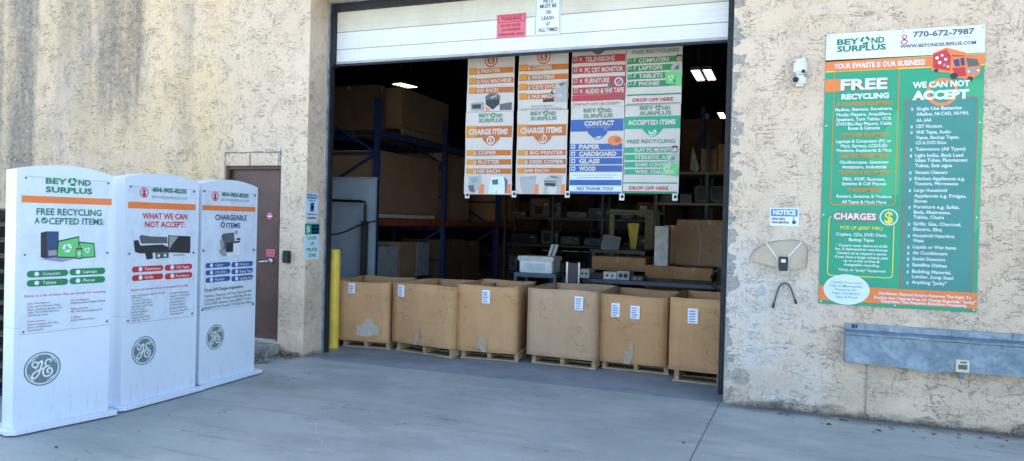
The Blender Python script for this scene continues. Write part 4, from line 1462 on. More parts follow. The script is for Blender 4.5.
def art2(s, wd, em=False):
    if em:
        return emblem(s, 143.8, 350.5, 14.2)
    phone_head(s, 144, 192.5, 4.6, 151.6, 186.4, 189.6, 191.6, 4.0, 196.7, 198.5)
    s.rect(127.8, 195.5, 204.1, 6.2, 'o', 1, 208.0)
    s.text('WHAT WE CAN', 142, 187, 215.3, 5.6, 'r', .02, 3, 217)
    s.text('NOT ACCEPT:', 144.6, 184.6, 223.8, 5.6, 'r', .02, 3, 225)
    s.ppoly([(139, 237), (141, 234.8), (150, 236.4), (166.8, 237), (167.2, 243.2), (141, 243.6)], 'dgy', 2)
    s.ppoly([(133.2, 240.6), (138, 240), (140, 245.6), (162, 244.4), (168, 247), (168.2, 252), (140, 253.4), (134.6, 251.8)], 'k', 2.4)
    s.ppoly([(144, 251.2), (152, 250.6), (152.6, 258.6), (146.5, 259.6)], 'k', 2.8)
    s.ppoly([(155, 252.6), (168.4, 252.2), (168.4, 257.6), (155.3, 258.8)], 'dgy', 2.8)
    s.disc(158.3, 255.6, 1.4, 'pb', 3.4)
    s.disc(164.6, 255.2, 1.4, 'pb', 3.4)
    s.ppoly([(167.8, 235.2), (190.2, 236.4), (189.8, 253.0), (167.8, 252.4)], 'k', 3.2)
    s.ppoly([(168.6, 236), (178, 236.6), (172, 244), (168.6, 250)], 'gy', 3.6)
    s.ppoly([(172.5, 254.4), (184.5, 254.2), (184.5, 255.4), (172.5, 255.6)], 'gy', 2)
    for xa, xb_, y, yb_, st in ((131.8, 163, 269.6, 267.9, 'Televisions'), (164.6, 192, 267.6, 266.6, 'VHS Tapes'), (131.8, 163, 278.0, 276.4, 'Grills'), (164.6, 192, 276.2, 275.0, 'Furniture')):
        s.pill(xa, xb_, y, 5.8, 'r', 1, yb_)
        q = xb_-xa
        s.disc(xa+q*.27, y-(y-yb_)*.3, 2.1, 'w', 2)
        s.text(st, xa+q*.40, xa+q*.40+len(st)*1.45, y-(y-yb_)*.4, 2.7, 'w', .01, 3, y-(y-yb_)*.9)
    s.text('Below is a list of items that we do not accept for recycling:', 131, 187.8, 289.4, 2.3, 'r', 0, 2, 285.6)
    for k, st in enumerate(('Single Use Batteries: Alkaline, NI-CAD', 'CRT Monitors', 'VHS Tapes, Audio Tapes', 'Televisions (All Types)', 'Light Bulbs, Glass Tubes', 'Vacuum Cleaners', 'Kitchen Appliances', 'Large Household', 'Furniture, Mattresses', 'Grills: Gas, Charcoal')):
        s.text(st, 131.2, 131.2+len(st)*.88, 295.2+k*2.8, 1.8, 'dgy', 0, 2, 295.2+k*2.8-len(st)*(.055+.003*k))
    for k, st in enumerate(('Household Hazardous', 'Liquids or Wet Items', 'Air Conditioners', 'Smoke Detectors', 'Satellite Dishes', 'Building Material', 'Lumber, Scrap Steel', 'Anything Junky')):
        s.text(st, 169.5, 169.5+len(st)*.98, 292.8+k*3.0, 1.8, 'dgy', 0, 2, 292.8+k*3.0-len(st)*(.055+.003*k))
    border(s, [(129, 185.6), (196, 190)])
    border(s, [(126, 324), (195, 315.6)])
    pins(s, [(130.5, 186.6), (193.8, 191.6), (129.3, 253.8), (193.2, 252.6), (127.8, 320.8), (192, 313.4)])
    return s.P(127, 323.8)[1], s.P(194, 315.8)[1], s.P(160, 188)[1]


def art3(s, wd, em=False):
    if em:
        return emblem(s, 215.2, 337, 12.4)
    phone_head(s, 215, 196.3, 3.9, 221, 248.3, 194.0, 196.0, 3.5, 199.3, 201)
    s.rect(202.4, 255.3, 206.8, 4.9, 'o', 1, 210.2)
    s.text('CHARGEABLE', 214.8, 246.4, 216.7, 5.1, 'nb', .02, 3, 218.3)
    s.text('ITEMS', 226, 240, 225, 4.9, 'nb', .02, 3, 225.8)
    s.disc(222.6, 224.8, 2.4, 'nb', 2, r_in=.55)
    s.ppoly([(221, 236), (223, 233.6), (233.6, 232.4), (234.6, 243), (231, 251.6), (222.5, 251.4)], 'dgy', 2)
    s.ppoly([(219.3, 241), (222, 238), (224, 246), (221, 251)], 'gy', 2.4)
    s.ppoly([(226, 243), (233, 242), (232.6, 251.8), (226, 252.4)], 'k', 2.6)
    s.ppoly([(218.6, 249.8), (224.6, 248.6), (226.4, 255.6), (223, 256.4), (219.2, 253)], 'gy', 2.9)
    s.ppoly([(232.8, 241.4), (240.0, 240.4), (239.8, 255), (233.2, 255.4)], 'w', 2.6)
    s.ppoly([(233, 241.4), (239.6, 240.6), (239.5, 242.6), (233, 243.2)], 'k', 3)
    s.ppoly([(236.2, 238.4), (240.0, 238), (240.0, 239.8), (236.2, 240)], 'k', 3)
    border(s, [(240, 240.4), (239.8, 255), (233.2, 255.4)], 'gy')
    s.disc(235.8, 232.4, 1.5, 'dgy', 2, r_in=.5)
    names = ('Copiers', 'Printers', 'CD\'s DVD\'s', 'Backup Tapes', 'Plotters', 'Handling Only')
    i = 0
    for y0, y1, y2, y3 in ((265.3, 264.6, 264.5, 263.6), (272.6, 271.6, 271.4, 270.6), (279.7, 278.8, 278.4, 277.4)):
        for xa, xb_, y, yb_ in ((205.3, 230, y0, y1), (231.2, 252.7, y2, y3)):
            s.pill(xa, xb_, y, 5.0, 'b', 1, yb_)
            q = xb_-xa
            s.disc(xa+q*.24, y, 1.7, 'w', 2)
            st = names[i]
            i += 1
            s.text(st, xa+q*.38, xa+q*.38+min(q*.56, len(st)*1.15), y-.3, 2.4, 'w', .01, 3, y-.8)
    s.text('Drop-Off Charges Explanation:', 204.4, 243.2, 289.3, 3.0, 'dgy', .015, 3, 287)
    for k, st in enumerate(('Printers, Monitors $5 Desk Sizes $5 MFP,', 'Copiers $50, Plotters $40 Big Plotter', 'CD\'s DVD\'s Backup Tapes $100, 75 cents', 'Required Per Pound, Pick Up Fee Apply')):
        s.text(st, 204.3-k*.15, 251.5, 295.0+k*3.8, 2.5, 'dgy', 0, 3, 292.0+k*3.65)
    border(s, [(202, 190.6), (256, 194.4)])
    border(s, [(200.6, 311), (254.2, 305)])
    pins(s, [(204.3, 191.2), (254.7, 195.4), (203.2, 250.6), (253.6, 250), (202.3, 309.6), (252.8, 303.6)])
    return s.P(202, 310.8)[1], s.P(254, 305)[1], s.P(230, 192.5)[1]


zz_ = .045
A1, B1 = onG(12.2, 428.8, zz_), onG(107.8, 409.8, zz_)
e = (B1-A1).normalized()
B1 = A1+e*((B1-A1).length)
A2, B2 = onG(120.6, 405.4, zz_), onG(195.2, 386.0, zz_)
A3, B3 = onG(198.6, 384.6, zz_), onG(253.9, 369.2, zz_)
stand(A1, B1, 'white display stand reading FREE RECYCLING, nearest the left edge, with computer picture', art1)
stand(A2, B2, 'white display stand reading WHAT WE CAN NOT ACCEPT in red, between the other two', art2)
stand(A3, B3, 'white display stand reading CHARGEABLE ITEMS with blue pills, nearest the brown door', art3)

# ------------------------------------------------------------------ stack of old pallets behind the stands
ps = onG(5.5, 421)
py_ = ps.y+1.0
for k in range(12):
    r_ = pallet(ps.x-.62-.35+random.uniform(-.02, .02), ps.y+.45+random.uniform(-.02, .02), R(2+random.uniform(-2, 2)), 1.2, 1.0, .132,
                'weathered dark pallet, number {} from the ground in the stack behind the stands'.format(k+1) if k else 'weathered dark pallet lying on the ground under the stack behind the stands', 'old pallets stacked behind the display stands', M_OLDWOOD, k*.134)

# ------------------------------------------------------------------ hanging banners
YB = .80


def banner(px0, px1, ptop, pbot, label, art, upper):
    xm = (px0+px1)/2
    a = onY(px0, (ptop+pbot)/2, YB)
    c = onY(px1, (ptop+pbot)/2, YB)
    zt_, zb_ = onY(xm, ptop, YB).z, onY(xm, pbot, YB).z
    if upper:
        zt_ += .12
    r_ = root('banner', label, 'banner', (a.x, YB, zb_), 0, 'printed banners hanging under the shutter')
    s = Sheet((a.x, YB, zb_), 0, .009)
    wd, ht = c.x-a.x, zt_-zb_
    s.wd, s.ht = wd, ht
    # vinyl sheet with a little thickness
    b = MB()
    nu, nv = 10, 24
    vs = []
    for sd in (0, 1):
        for j in range(nv+1):
            for i in range(nu+1):
                u, v = wd*i/nu, ht*j/nv
                vs.append((u, s.off(u, v)+sd*.0015, v))
    N1 = (nu+1)*(nv+1)
    fs = []
    for j in range(nv):
        for i in range(nu):
            q = j*(nu+1)+i
            fs.append((q, q+1, q+nu+2, q+nu+1))
            fs.append((q+N1, q+nu+1+N1, q+nu+2+N1, q+1+N1))
    b.add(vs, fs, K['bw'], True)
    art(s)
    s.into(b, -.001)
    b.build('vinyl', r_)
    return r_


def stripes(s, x0, x1, rows, h, c, tc='w', tx=.13, cw=2.55, alt=None, box=True):
    for y, st in rows:
        s.rect(x0+.3, x1-.3, y, h, c, 1)
        if alt:
            s.rect(x0+.3, x0+.3+(x1-x0)*.16, y, h, alt, 2)
        xa = x0+(x1-x0)*tx
        s.text(st, xa, min(x1-1.2, xa+len(st)*cw), y, h*.62, tc, .03, 3)
        if box and tx > .2:
            s.text('x' if c == 'mr' else '/', xa-5.5, xa-2.5, y, h*.6, tc, .03, 3)
            s.rect(xa-11, xa-7.5, y, h*.6, 'of', 1.8)
            s.rect(xa-10.3, xa-8.2, y, h*.38, c, 2.4)


def tab(s, x, y, w_, h, c):
    s.ppoly([(x-w_, y-h), (x+w_, y-h), (x+w_, y-h*.2), (x+w_*.5, y+h*.45), (x+w_*.2, y+h*.75), (x-w_*.2, y+h*.75), (x-w_*.5, y+h*.45), (x-w_, y-h*.2)], c, 1.5)


def money_art_upper(s, x0, x1, cyy, rows, picf):
    m = (x0+x1)/2
    s.disc(m, cyy, 7, 'do', 1)
    s.disc(m, cyy, 5.4, 'w', 2, r_in=.82)
    s.text('$', m-1.8, m+1.8, cyy, 5.5, 'w', .0, 3)
    stripes(s, x0, x1, rows, 5.6, 'do', 'w', .18, 2.65, 'yo')
    picf(s)


def pic_printers(s):
    s.ppoly([(471, 103.6), (484, 102.0), (484, 110.4), (471.4, 110.8)], 'gy', 1)
    s.ppoly([(472.5, 105), (481, 104), (481, 108.5), (473, 109)], 'k', 2)
    s.ppoly([(500, 104), (511.6, 102), (511.4, 109.8), (500, 110.2)], 'dgy', 1.4)
    s.ppoly([(485.5, 99.4), (499.8, 98.6), (499.6, 104), (493, 109.8), (486, 104.6)], 'k', 2.4)
    s.ppoly([(485, 96.8), (490, 93.2), (497, 93.4), (500.4, 96), (499.8, 99.4), (485.6, 99.8)], 'dgy', 2.9)
    s.ppoly([(490, 97.4), (497, 94.6), (497.5, 96), (492, 98.6)], 'of', 3.3)
    s.ppoly([(485, 106), (491, 110), (486, 111)], 'o', 2)


def pic_fax(s):
    s.ppoly([(555.5, 85.8), (558, 82.6), (567.6, 80.2), (567.4, 101.6), (556, 102.6)], 'of', 2.9)
    s.ppoly([(559, 84), (567, 82), (567, 84), (560, 86)], 'dgy', 3.4)
    s.ppoly([(543, 99.4), (554.5, 98.6), (554.4, 101.8), (543.4, 102.4)], 'k', 3.2)
    s.ppoly([(550.8, 92.4), (553, 89.6), (553, 95)], 'k', 3.2)
    s.text('DROP OFF BELOW', 531, 553, 106.2, 1.7, 'dgy', 0, 2)
    s.text('DO NOT LEAVE ITEMS OUTSIDE THE DOOR', 521, 562, 108.8, 1.5, 'dgy', 0, 2)


def up1(s):
    money_art_upper(s, 469, 513.8, 60.2, ((70.9, '$ PRINTER'), (80.8, '$ FAX MACHINE'), (90.2, '$20 EACH')), pic_printers)


def up2(s):
    money_art_upper(s, 519.2, 568.6, 56.8, ((67.6, '$ COPIERS'), (77.2, '$ PRINTERS'), (86.8, '$ CD\'S DVD\'S'), (96.2, '$ FAX MACHINE')), pic_fax)


def up3(s):
    tab(s, 598, 51.5, 7, 4, 'dgy')
    stripes(s, 572.3, 625.4, ((58.8, 'TELEVISIONS'), (69.5, 'PC CRT MONITOR'), (80.6, 'FURNITURE'), (90.6, 'AUDIO & VHS TAPE')), 7.4, 'mr', 'w', .245, 2.7)
    s.rect(572, 624.6, 97.6, 6.0, 'mr', 1)
    s.ppoly([(608, 82), (616, 76.4), (624.6, 77.4), (624.2, 100.4), (616, 99.2), (609, 94.6)], 'dgy', 1.8)
    s.disc(619, 81.8, 4.3, 'of', 2.2, r_in=.75)
    s.ppoly([(616.2, 84.2), (621, 78.4), (622, 79.2), (617, 85)], 'of', 2.2)
    s.text('CONTACT CITY OR COUNTY', 572.8, 620.3, 103.9, 2.6, 'br', .02, 2)


def person_print(s, x, y):
    s.disc(x, y, 2.6, 'sk', 2.8, ry=3.4)
    s.ppoly([(x-2.7, y-1), (x-2.4, y-3.6), (x+2.0, y-3.8), (x+2.6, y-1), (x+.5, y-2.4)], 'k', 3.2)
    s.ppoly([(x-2, y+3.2), (x+3, y+3.6), (x+3, y+15), (x-8.5, y+14.6), (x-7.8, y+8), (x-5, y+4.6)], 'of', 2.4)
    s.ppoly([(x-14.5, y+14), (x-5, y+13.2), (x+3, y+14.6), (x+2, y+27), (x-13.4, y+25)], 'lg', 3.0)
    c_ = s.P(x-8.5, y+19.5)
    s.recycle(c_[0], c_[1], .034, 'w', 3.6)


def up4(s):
    s.text('FREE RECYCLING', 632, 679, 51.9, 3.6, 'sg', .02, 2, 51)
    stripes(s, 627, 682.4, ((60.0, 'COMPUTERS'), (67.8, 'LAPTOPS'), (75.6, 'TABLETS'), (83.4, 'PHONES')), 6.0, 'g', 'w', .215, 3.4)
    s.rect(626.8, 680.8, 94.4, 1.4, 'g', 1)
    s.rect(626.8, 680.2, 103.6, .8, 'g', 1)
    s.text('DROP OFF HERE', 632.8, 673, 99.6, 3.3, 'r', .03, 2)
    person_print(s, 680-0.6, 58.5)


def low_money(s, x0, x1, ly, band, rows, cx, pics):
    s.logo(x0+(x1-x0)*.27, x0+(x1-x0)*.80, ly, ly+5.0, 3.6, 'sg')
    s.rect(x0+.3, x1-.6, band, 11.4, 'do', 1)
    s.rect(x0+.3, x0+10, band, 11.4, 'yo', 1.4)
    tab(s, cx, band+9, 8.6, 6.2, 'do')
    s.text('CHARGE ITEMS', x0+3.2, x1-4.6, band, 5.2, 'w', .05, 3)
    s.disc(cx, band+8.6, 4.1, 'w', 2.6, r_in=.8)
    s.text('$', cx-1.8, cx+1.8, band+8.6, 5.6, 'w', .0, 3.2)
    stripes(s, x0, x1-1.0, rows, 5.4, 'do', 'w', .16, 2.95, 'yo')
    yb_ = 189.0
    s.rect(x0+12.5, x1-28.5, yb_, 9.5, 'o', 1)
    s.rect(x1-7.5, x1-2.2, yb_, 9.5, 'o', 1)
    pics(s)


def lp1(s):
    s.ppoly([(468.6, 176.4), (480.6, 175.2), (480.4, 187.2), (473, 193.6), (469, 190)], 'of', 2.2)
    s.ppoly([(470, 178), (479, 177), (477, 182.6), (472, 183.4)], 'gy', 2.6)
    s.ppoly([(468.6, 185.6), (474, 184.8), (475.2, 192.4), (470.2, 191.4)], 'dgy', 2.9)
    s.ppoly([(491.2, 177.2), (503, 176.0), (505.6, 181), (504.6, 193.8), (488.4, 193.8), (489, 186)], 'pb', 2.2)
    s.ppoly([(492, 180), (498, 179), (498.4, 184.6), (492.6, 184.6)], 'dgy', 2.6)
    s.ppoly([(503.4, 176.6), (507.4, 180), (506.2, 192.6), (505, 192.6), (504.6, 181)], 'dgy', 2.9)


def lp2(s):
    s.ppoly([(520, 177), (536.4, 175.6), (534, 193.8), (523.6, 193.8), (521, 186)], 'of', 2.2)
    s.ppoly([(529, 177.4), (535.6, 176.4), (535, 177.8), (530, 179)], 'gy', 2.6)
    s.ppoly([(544.6, 179), (551, 175.4), (561.8, 175.6), (561.6, 186), (560.8, 193.8), (543.6, 193.8)], 'of', 2.2)
    s.ppoly([(545, 182.6), (555.8, 183.2), (555.6, 186.6), (545, 185.6)], 'k', 2.6)
    s.ppoly([(544.4, 180.6), (556, 181), (556, 182.2), (544.6, 181.8)], 'dgy', 2.6)
    s.ppoly([(551, 175.8), (558, 177), (558, 178.4), (551, 177)], 'dgy', 2.6)


def low1(s):
    low_money(s, 466.3, 512.4, 115.4, 131.8, ((152.9, '$ COPIER'), (162, '$ PLOTTER'), (171.1, '$100 EACH')), 491.2, lp1)


def low2(s):
    low_money(s, 517.4, 567.0, 113.4, 130.3, ((152.6, '$ BIG PRINTER'), (161.6, '$ DESK COPIER'), (170.6, '$40 EACH')), 543, lp2)


def low3(s):
    s.logo(583.6, 613, 110.4, 115.7, 3.7, 'sg')
    s.rect(570.8, 623.5, 125.2, 12, 'b', 1)
    tab(s, 597.5, 134.4, 9.6, 6.6, 'b')
    s.text('CONTACT', 584.4, 614.6, 123.2, 4.4, 'w', .05, 3)
    s.text('YOUR LOCAL CITY OR MUNICIPALITY', 586, 611.2, 127.3, 1.4, 'w', .0, 3)
    s.text('RESOURCES FOR', 590.6, 607.2, 129.4, 1.4, 'w', .0, 3)
    s.disc(597.6, 135, 3.8, 'w', 2.6, r_in=.82)
    s.stroke([s.P(595.9, 133.4), s.P(596.4, 136), s.P(599.4, 136.9)], .014, 'w', 3)
    s.disc(615, 140.4, 7.2, 'o', 2.2, ry=5)
    s.disc(617.5, 140, 3, 'br', 2.6, ry=2.6)
    for y, st in ((146.8, 'PAPER'), (153.8, 'CARDBOARD'), (161.2, 'GLASS'), (168.6, 'WOOD')):
        s.rect(570.2, 622.2, y, 6.2, 'b', 1)
        s.text(st, 579.3, 579.3+len(st)*4.15, y, 4.1, 'w', .05, 3)
        s.rect(571.4, 575.4, y, 3.8, 'pb', 1.8)
        s.rect(572.2, 574.6, y, 2.2, 'b', 2.2)
    s.rect(569.6, 621.6, 176.2, 6.8, 'pb', 1)
    s.text('Check with your local city for more information about', 573, 618, 174.9, 1.4, 'br', 0, 2)
    s.text('recycling these items in your area.', 577, 614, 177.4, 1.4, 'dgy', 0, 2)
    s.rect(569.4, 621.4, 182.6, 5.2, 'b', 1)
    s.rect(569.2, 621.2, 188.5, 5.0, 'pb', 1)
    s.text('NO THANK YOU!', 577, 613.2, 188.5, 3.2, 'dgy', .03, 2)
    s.rect(569.2, 621.2, 192.6, 2.0, 'b', 1)


def low4(s):
    s.logo(639.8, 671.4, 107.8, 113, 3.7, 'sg')
    s.rect(624.5, 680.4, 122.4, 12.6, 'mg', 1)
    tab(s, 652.6, 131.6, 9.6, 6.6, 'mg')
    s.text('ACCEPTED ITEMS', 628, 675.8, 122.6, 4.6, 'w', .05, 3, 121.9)
    s.disc(652.6, 132.2, 3.8, 'w', 2.6, r_in=.8)
    s.stroke([s.P(650.8, 132), s.P(652.2, 133.8), s.P(655.2, 129.8)], .012, 'w', 3)
    s.text('FREE RECYCLING', 627.2, 675.2, 141.3, 3.7, 'sg', .03, 2)
    stripes(s, 624, 678.6, ((149.9, 'FLAT PC MONITOR'), (157.2, 'STEREOS, A/V'), (164.5, 'GAME CONSOLE'), (171.8, 'WIRE, CHARGER')), 5.6, 'mg', 'w', .20, 3.05)
    s.rect(623, 677.4, 183.0, 1.4, 'mg', 1)
    s.text('DROP OFF HERE', 629.2, 668.4, 188, 3.2, 'r', .03, 2)
    s.rect(622.8, 677, 192.2, 1.8, 'g', 1)
    person_print(s, 675.2, 149.5)


banner(467.6, 514.2, 50, 111.4, 'upper orange banner listing printer and fax machine, leftmost of the hanging banners', up1, True)
banner(518.6, 568.0, 46, 109.8, 'upper orange banner listing copiers, printers, DVDs and fax, second from the left', up2, True)
banner(571.8, 625.2, 43, 106.8, 'upper red banner listing televisions, CRT monitors, furniture and tapes', up3, True)
banner(625.9, 682.0, 40, 104.6, 'upper green banner reading FREE RECYCLING with computers, laptops, tablets and phones', up4, True)
banner(465.3, 512.2, 111.7, 194.4, 'lower orange CHARGE ITEMS banner listing copier and plotter at $100 each', low1, False)
banner(516.6, 566.8, 110.1, 194.2, 'lower orange CHARGE ITEMS banner listing big printer and desk copier at $40 each', low2, False)
banner(569.9, 623.4, 107.1, 193.7, 'lower blue CONTACT banner listing paper, cardboard, glass and wood', low3, False)
banner(624.0, 679.6, 104.9, 193.3, 'lower green ACCEPTED ITEMS banner with monitors, stereos and chargers', low4, False)
for i, (x, y) in enumerate(((467.2, 195.2), (514, 194.2), (567.3, 194.4), (621.8, 197), (675, 197.2))):
    a = onY(x, y, YB-.02)
    r_ = root('grommet_tab', ['white tab with black hole at the outer left bottom corner of the banners', 'white tab with black hole between the two orange banners', 'white tab with black hole between orange and blue banners', 'white tab with black hole between blue and green banners', 'white tab with black hole at the right bottom corner of the green banner'][i], 'tab', (a.x, YB-.02, a.z), 0, 'grommet tabs under the banners')
    b = MB()
    b.box(-.028, .028, -.003, .003, -.036, .036, K['of'], .002)
    b.build('plate', r_)
    b = MB()
    b.lathe([(0, .003), (.016, .003), (.018, 0)], BLK(), 16, Matrix.Translation((.004, -.003, .004)) @ Matrix.Rotation(R(90), 4, 'X'))
    b.build('hole', r_)
# cable carrying the banners
b = MB()
l0, l1 = onY(460, 48, YB+.03), onY(700, 34, YB+.03)
b.tube([(XL-.3, YB+.03, 3.62), (l0.x, YB+.03, 3.615), (l1.x, YB+.03, 3.615), (.3, YB+.03, 3.62)], .018, STEEL(), 10)
tag(b.build('hanging_rail'), 'steel rail behind the shutter from which the banners hang', 'rail')

# ------------------------------------------------------------------ warehouse interior
M_RB = mat('rack_blue', (.025, .055, .20), .5, 0, .2)
M_RO = mat('rack_orange', (.36, .07, .03), .5, 0, .2)
M_DK = mat('dark_steel', (.06, .06, .065), .5, .3)


def closed_box(x0, x1, y0, y1, z0, z1, label, m, name='carton', cat='cardboard box', tape=True, lbl=None, group=None, rz=0):
    r_ = root(name, label, cat, ((x0+x1)/2, (y0+y1)/2, z0), rz, group)
    wx, wy, h = (x1-x0)/2, (y1-y0)/2, z1-z0
    b = MB()
    b.box(-wx, wx, -wy, wy, 0, h, m, min(.008, wx*.1, h*.1))
    b.build('box_body', r_)
    if tape:
        b = MB()
        b.box(-.025, .025, -wy-.0012, wy+.0012, h-.07, h+.0012, M_TAPE)
        b.build('tape', r_)
        b = MB()
        b.box(wx-.001, wx+.0012, -.025, .025, h-.12, h-.002, M_TAPE)
        b.build('tape', r_)
    if lbl:
        b = MB()
        for q in lbl:
            b.box(q[0], q[0]+q[2], -wy-.003, -wy, q[1]-q[3], q[1], M_LBL)
        b.build('label_sheet', r_)
    return r_


px_z = lambda px, py, X_: (lambda dd: (CAM+dd*((X_-CAM.x)/dd.x)))(ray(px, py))
# rack running into the building along the left side
XR = onY(378, 227, 3.5).x
posts = []
for px in (375, 443, 497, 533):
    dd = ray(px, 230)
    posts.append((CAM+dd*((XR-CAM.x)/dd.x)).y)
RD = 1.1
LV = [1.60, px_z(428, 141, XR+.05).z]
HP = px_z(375, 97, XR).z
rk = root('pallet_rack', 'tall blue pallet rack with orange beams inside the doorway on the left', 'rack', (XR, posts[0], 0))
y00 = posts[0]
for i, yy in enumerate(posts):
    for xx in (0, -RD):
        b = MB()
        b.box(xx-.045, xx+.045, yy-y00-.035, yy-y00+.035, 0, HP, M_RB, .003)
        b.build('upright', rk)
    b = MB()
    zz2 = .2
    k = 0
    while zz2 < HP-.65:
        b.beam((-RD if k % 2 else 0, yy-y00, zz2), (0 if k % 2 else -RD, yy-y00, zz2+.62), .02, .04, M_RB)
        b.beam((-RD, yy-y00+.02, zz2), (0, yy-y00+.02, zz2), .02, .04, M_RB)
        zz2 += .62
        k += 1
    b.build('brace', rk)
for zl in LV:
    for i in range(3):
        for xx in (.0, -RD):
            b = MB()
            m_ = M_RO if zl < 2 else M_RB
            b.box(xx-.02, xx+.052, posts[i]-y00+.036, posts[i+1]-y00-.036, zl-.11, zl, m_, .003)
            b.build('beam', rk)
    b = MB()
    n_ = 26
    for q in range(n_):
        yy = (posts[3]-y00-.1)*q/n_+.06
        b.box(-RD+.06, -.03, yy, yy+.04, zl+.001, zl+.012, STEEL())
    b.build('wire_deck', rk)
# loads on the rack
grp = 'cartons on the blue rack'
q = px_z(410, 156, XR-.05)
closed_box(XR-1.05, XR-.05, posts[0]+.12, posts[1]-.12, 1.70, q.z, 'big plain carton filling the first bay of the blue rack, above the orange beam', M_CARD[4], group=grp)
b = MB()
b.box(-.5, .5, -1.0, 1.0, 0, .07, K['of'], .01)
tag(b.build('foam_sheet', None, (XR-.55, (posts[0]+posts[1])/2, 1.62)), 'thin white foam sheet under the big carton on the orange beam', 'foam sheet')
closed_box(XR-1.08, XR-.08, posts[1]+.2, posts[1]+1.4, 1.62, 2.95, 'narrow carton in the second bay of the blue rack beside a post', M_CARD[4], group=grp)
ZU = LV[1]+.014
ya_, yb_ = px_z(402, 100, XR-.06).y, px_z(449, 100, XR-.06).y
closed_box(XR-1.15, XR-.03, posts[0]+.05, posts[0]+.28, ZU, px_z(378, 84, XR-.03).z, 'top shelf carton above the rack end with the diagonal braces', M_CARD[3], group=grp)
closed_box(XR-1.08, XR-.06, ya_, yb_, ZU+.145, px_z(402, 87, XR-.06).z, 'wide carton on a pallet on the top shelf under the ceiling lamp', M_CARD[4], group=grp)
pallet(XR-.55, ya_, 0, 1.05, yb_-ya_, .14, 'pallet under the wide carton on the top shelf of the rack', 'pallets on the rack', M_WOOD, ZU)
closed_box(XR-1.1, XR-.1, posts[0]+.1, posts[0]+.95, 0, .55, 'low carton at the foot of the first rack bay', M_CARD[1], group=grp)
for i, (yo, wy, zt_, lab, m_) in enumerate(((.12, .75, 1.14, 'carton with white labels under the orange beam, first in the bay', mat('pale_box', (.40, .43, .48), .6)), (.92, .6, 1.2, 'plain brown carton under the orange beam, middle of the bay', M_CARD[4]), (1.56, .5, 1.18, 'carton with stacked white labels under the orange beam, beside the second post', mat('grey_box', (.3, .31, .34), .6)))):
    closed_box(XR-1.0, XR-.05, posts[0]+yo, posts[0]+yo+wy, .56, zt_, lab, m_, group=grp)
for i, (yo, wy, lab) in enumerate(((.15, .95, 'large carton on the floor of the second rack bay, front one'), (1.15, .8, 'large carton on the floor of the second rack bay, rear one'))):
    closed_box(XR-1.0, XR-.05, posts[1]+yo, posts[1]+yo+wy, 0, 1.22-.05*i, lab, M_CARD[3], group=grp)
closed_box(XR-1.0, XR-.05, posts[2]+.2, posts[2]+1.6, 1.62, 2.6, 'carton at the dark far end of the blue rack', M_CARD[2], group=grp)

# pale insulated panel with black pipe frame near the jamb
YP = 2.3
a, c = onY(318, 179, YP), onY(373, 285, YP)
r_ = root('wall_panel', 'pale blue-white insulated panel standing inside the left of the doorway', 'panel', (a.x, YP, 0))
m_pp = mat('panel_pale', (.36, .43, .50), .5, 0, .08, 2)
wd = c.x-a.x
b = MB()
b.box(0, wd, 0, .05, .0, a.z, m_pp, .004)
b.build('panel_sheet', r_)
b = MB()
b.box(-.01, wd+.01, -.01, .06, a.z, a.z+.03, mat('trim_grey', (.35, .38, .42), .5), .003)
b.build('top_trim', r_)
YF = 2.15
a1, a2, a3 = onY(330, 200, YF), onY(365.5, 201.5, YF), onY(366, 280, YF)
r_ = root('pipe_frame', 'black pipe frame standing in front of the pale insulated panel', 'frame', (a2.x, YF, 0))
b = MB()
b.tube([(a1.x-a2.x, 0, a1.z), (-.06, 0, a2.z), (-.01, 0, a2.z-.01), (0, 0, a2.z-.06), (0, 0, .0)], .02, BLK(), 10)
b.build('pipe', r_)
b = MB()
b.box(-.05, .04, -.03, .03, 0, onY(366, 221, YF).z, M_DK, .004)
b.build('post', r_)
b = MB()
cp = [onY(x, y, 2.0) for x, y in ((329, 235), (338, 234), (347, 231), (356, 226.5), (366, 223), (376, 221))]
b.tube(cp, .012, BLK(), 8)
tag(b.build('cable'), 'black cable sagging across the pale panel inside the doorway', 'cable')

# ceiling fixtures
m_l = emit('tube_glow', (1, .90, .70), 1.1)
for px, py, w2, l2, lab in ((405, 86, .30, .62, 'lit ceiling lamp over the blue rack on the left'), (698, 76, .17, 1.2, 'lit twin tube ceiling lamp right of the green banner, left tube box'), (709.5, 75.6, .17, 1.2, 'lit twin tube ceiling lamp right of the green banner, right tube box'), (722, 116, .17, 1.2, 'lit ceiling lamp farther back near the right jamb'), (569.5, 145.5, .3, 1.2, 'small far lit ceiling lamp seen between the banners')):
    zc = 5.2
    g_ = onG(px, py, zc)
    r_ = root('ceiling_lamp', lab, 'ceiling lamp', (g_.x, g_.y, zc), R(-14 if px < 500 else 0), 'lit ceiling lamps in the warehouse')
    b = MB()
    b.box(-w2/2-.03, w2/2+.03, -l2/2-.03, l2/2+.03, .012, .09, mat('lamp_case', (.5, .5, .5), .5), .004)
    b.tube([(0, -.2, .09), (0, -.2, 1.4)], .006, STEEL(), 6)
    b.tube([(0, .2, .09), (0, .2, 1.4)], .006, STEEL(), 6)
    b.build('housing', r_)
    b = MB()
    b.box(-w2/2, w2/2, -l2/2, l2/2, 0, .01, m_l)
    b.build('diffuser', r_)
    b = MB()
    for q in range(5):
        yq = -l2/2+l2*(q+.5)/5
        b.box(-w2/2-.01, w2/2+.01, yq-.008, yq+.008, -.02, -.001, M_DK)
    b.box(-.008, .008, -l2/2, l2/2, -.021, -.0205, M_DK)
    b.build('louvre', r_)

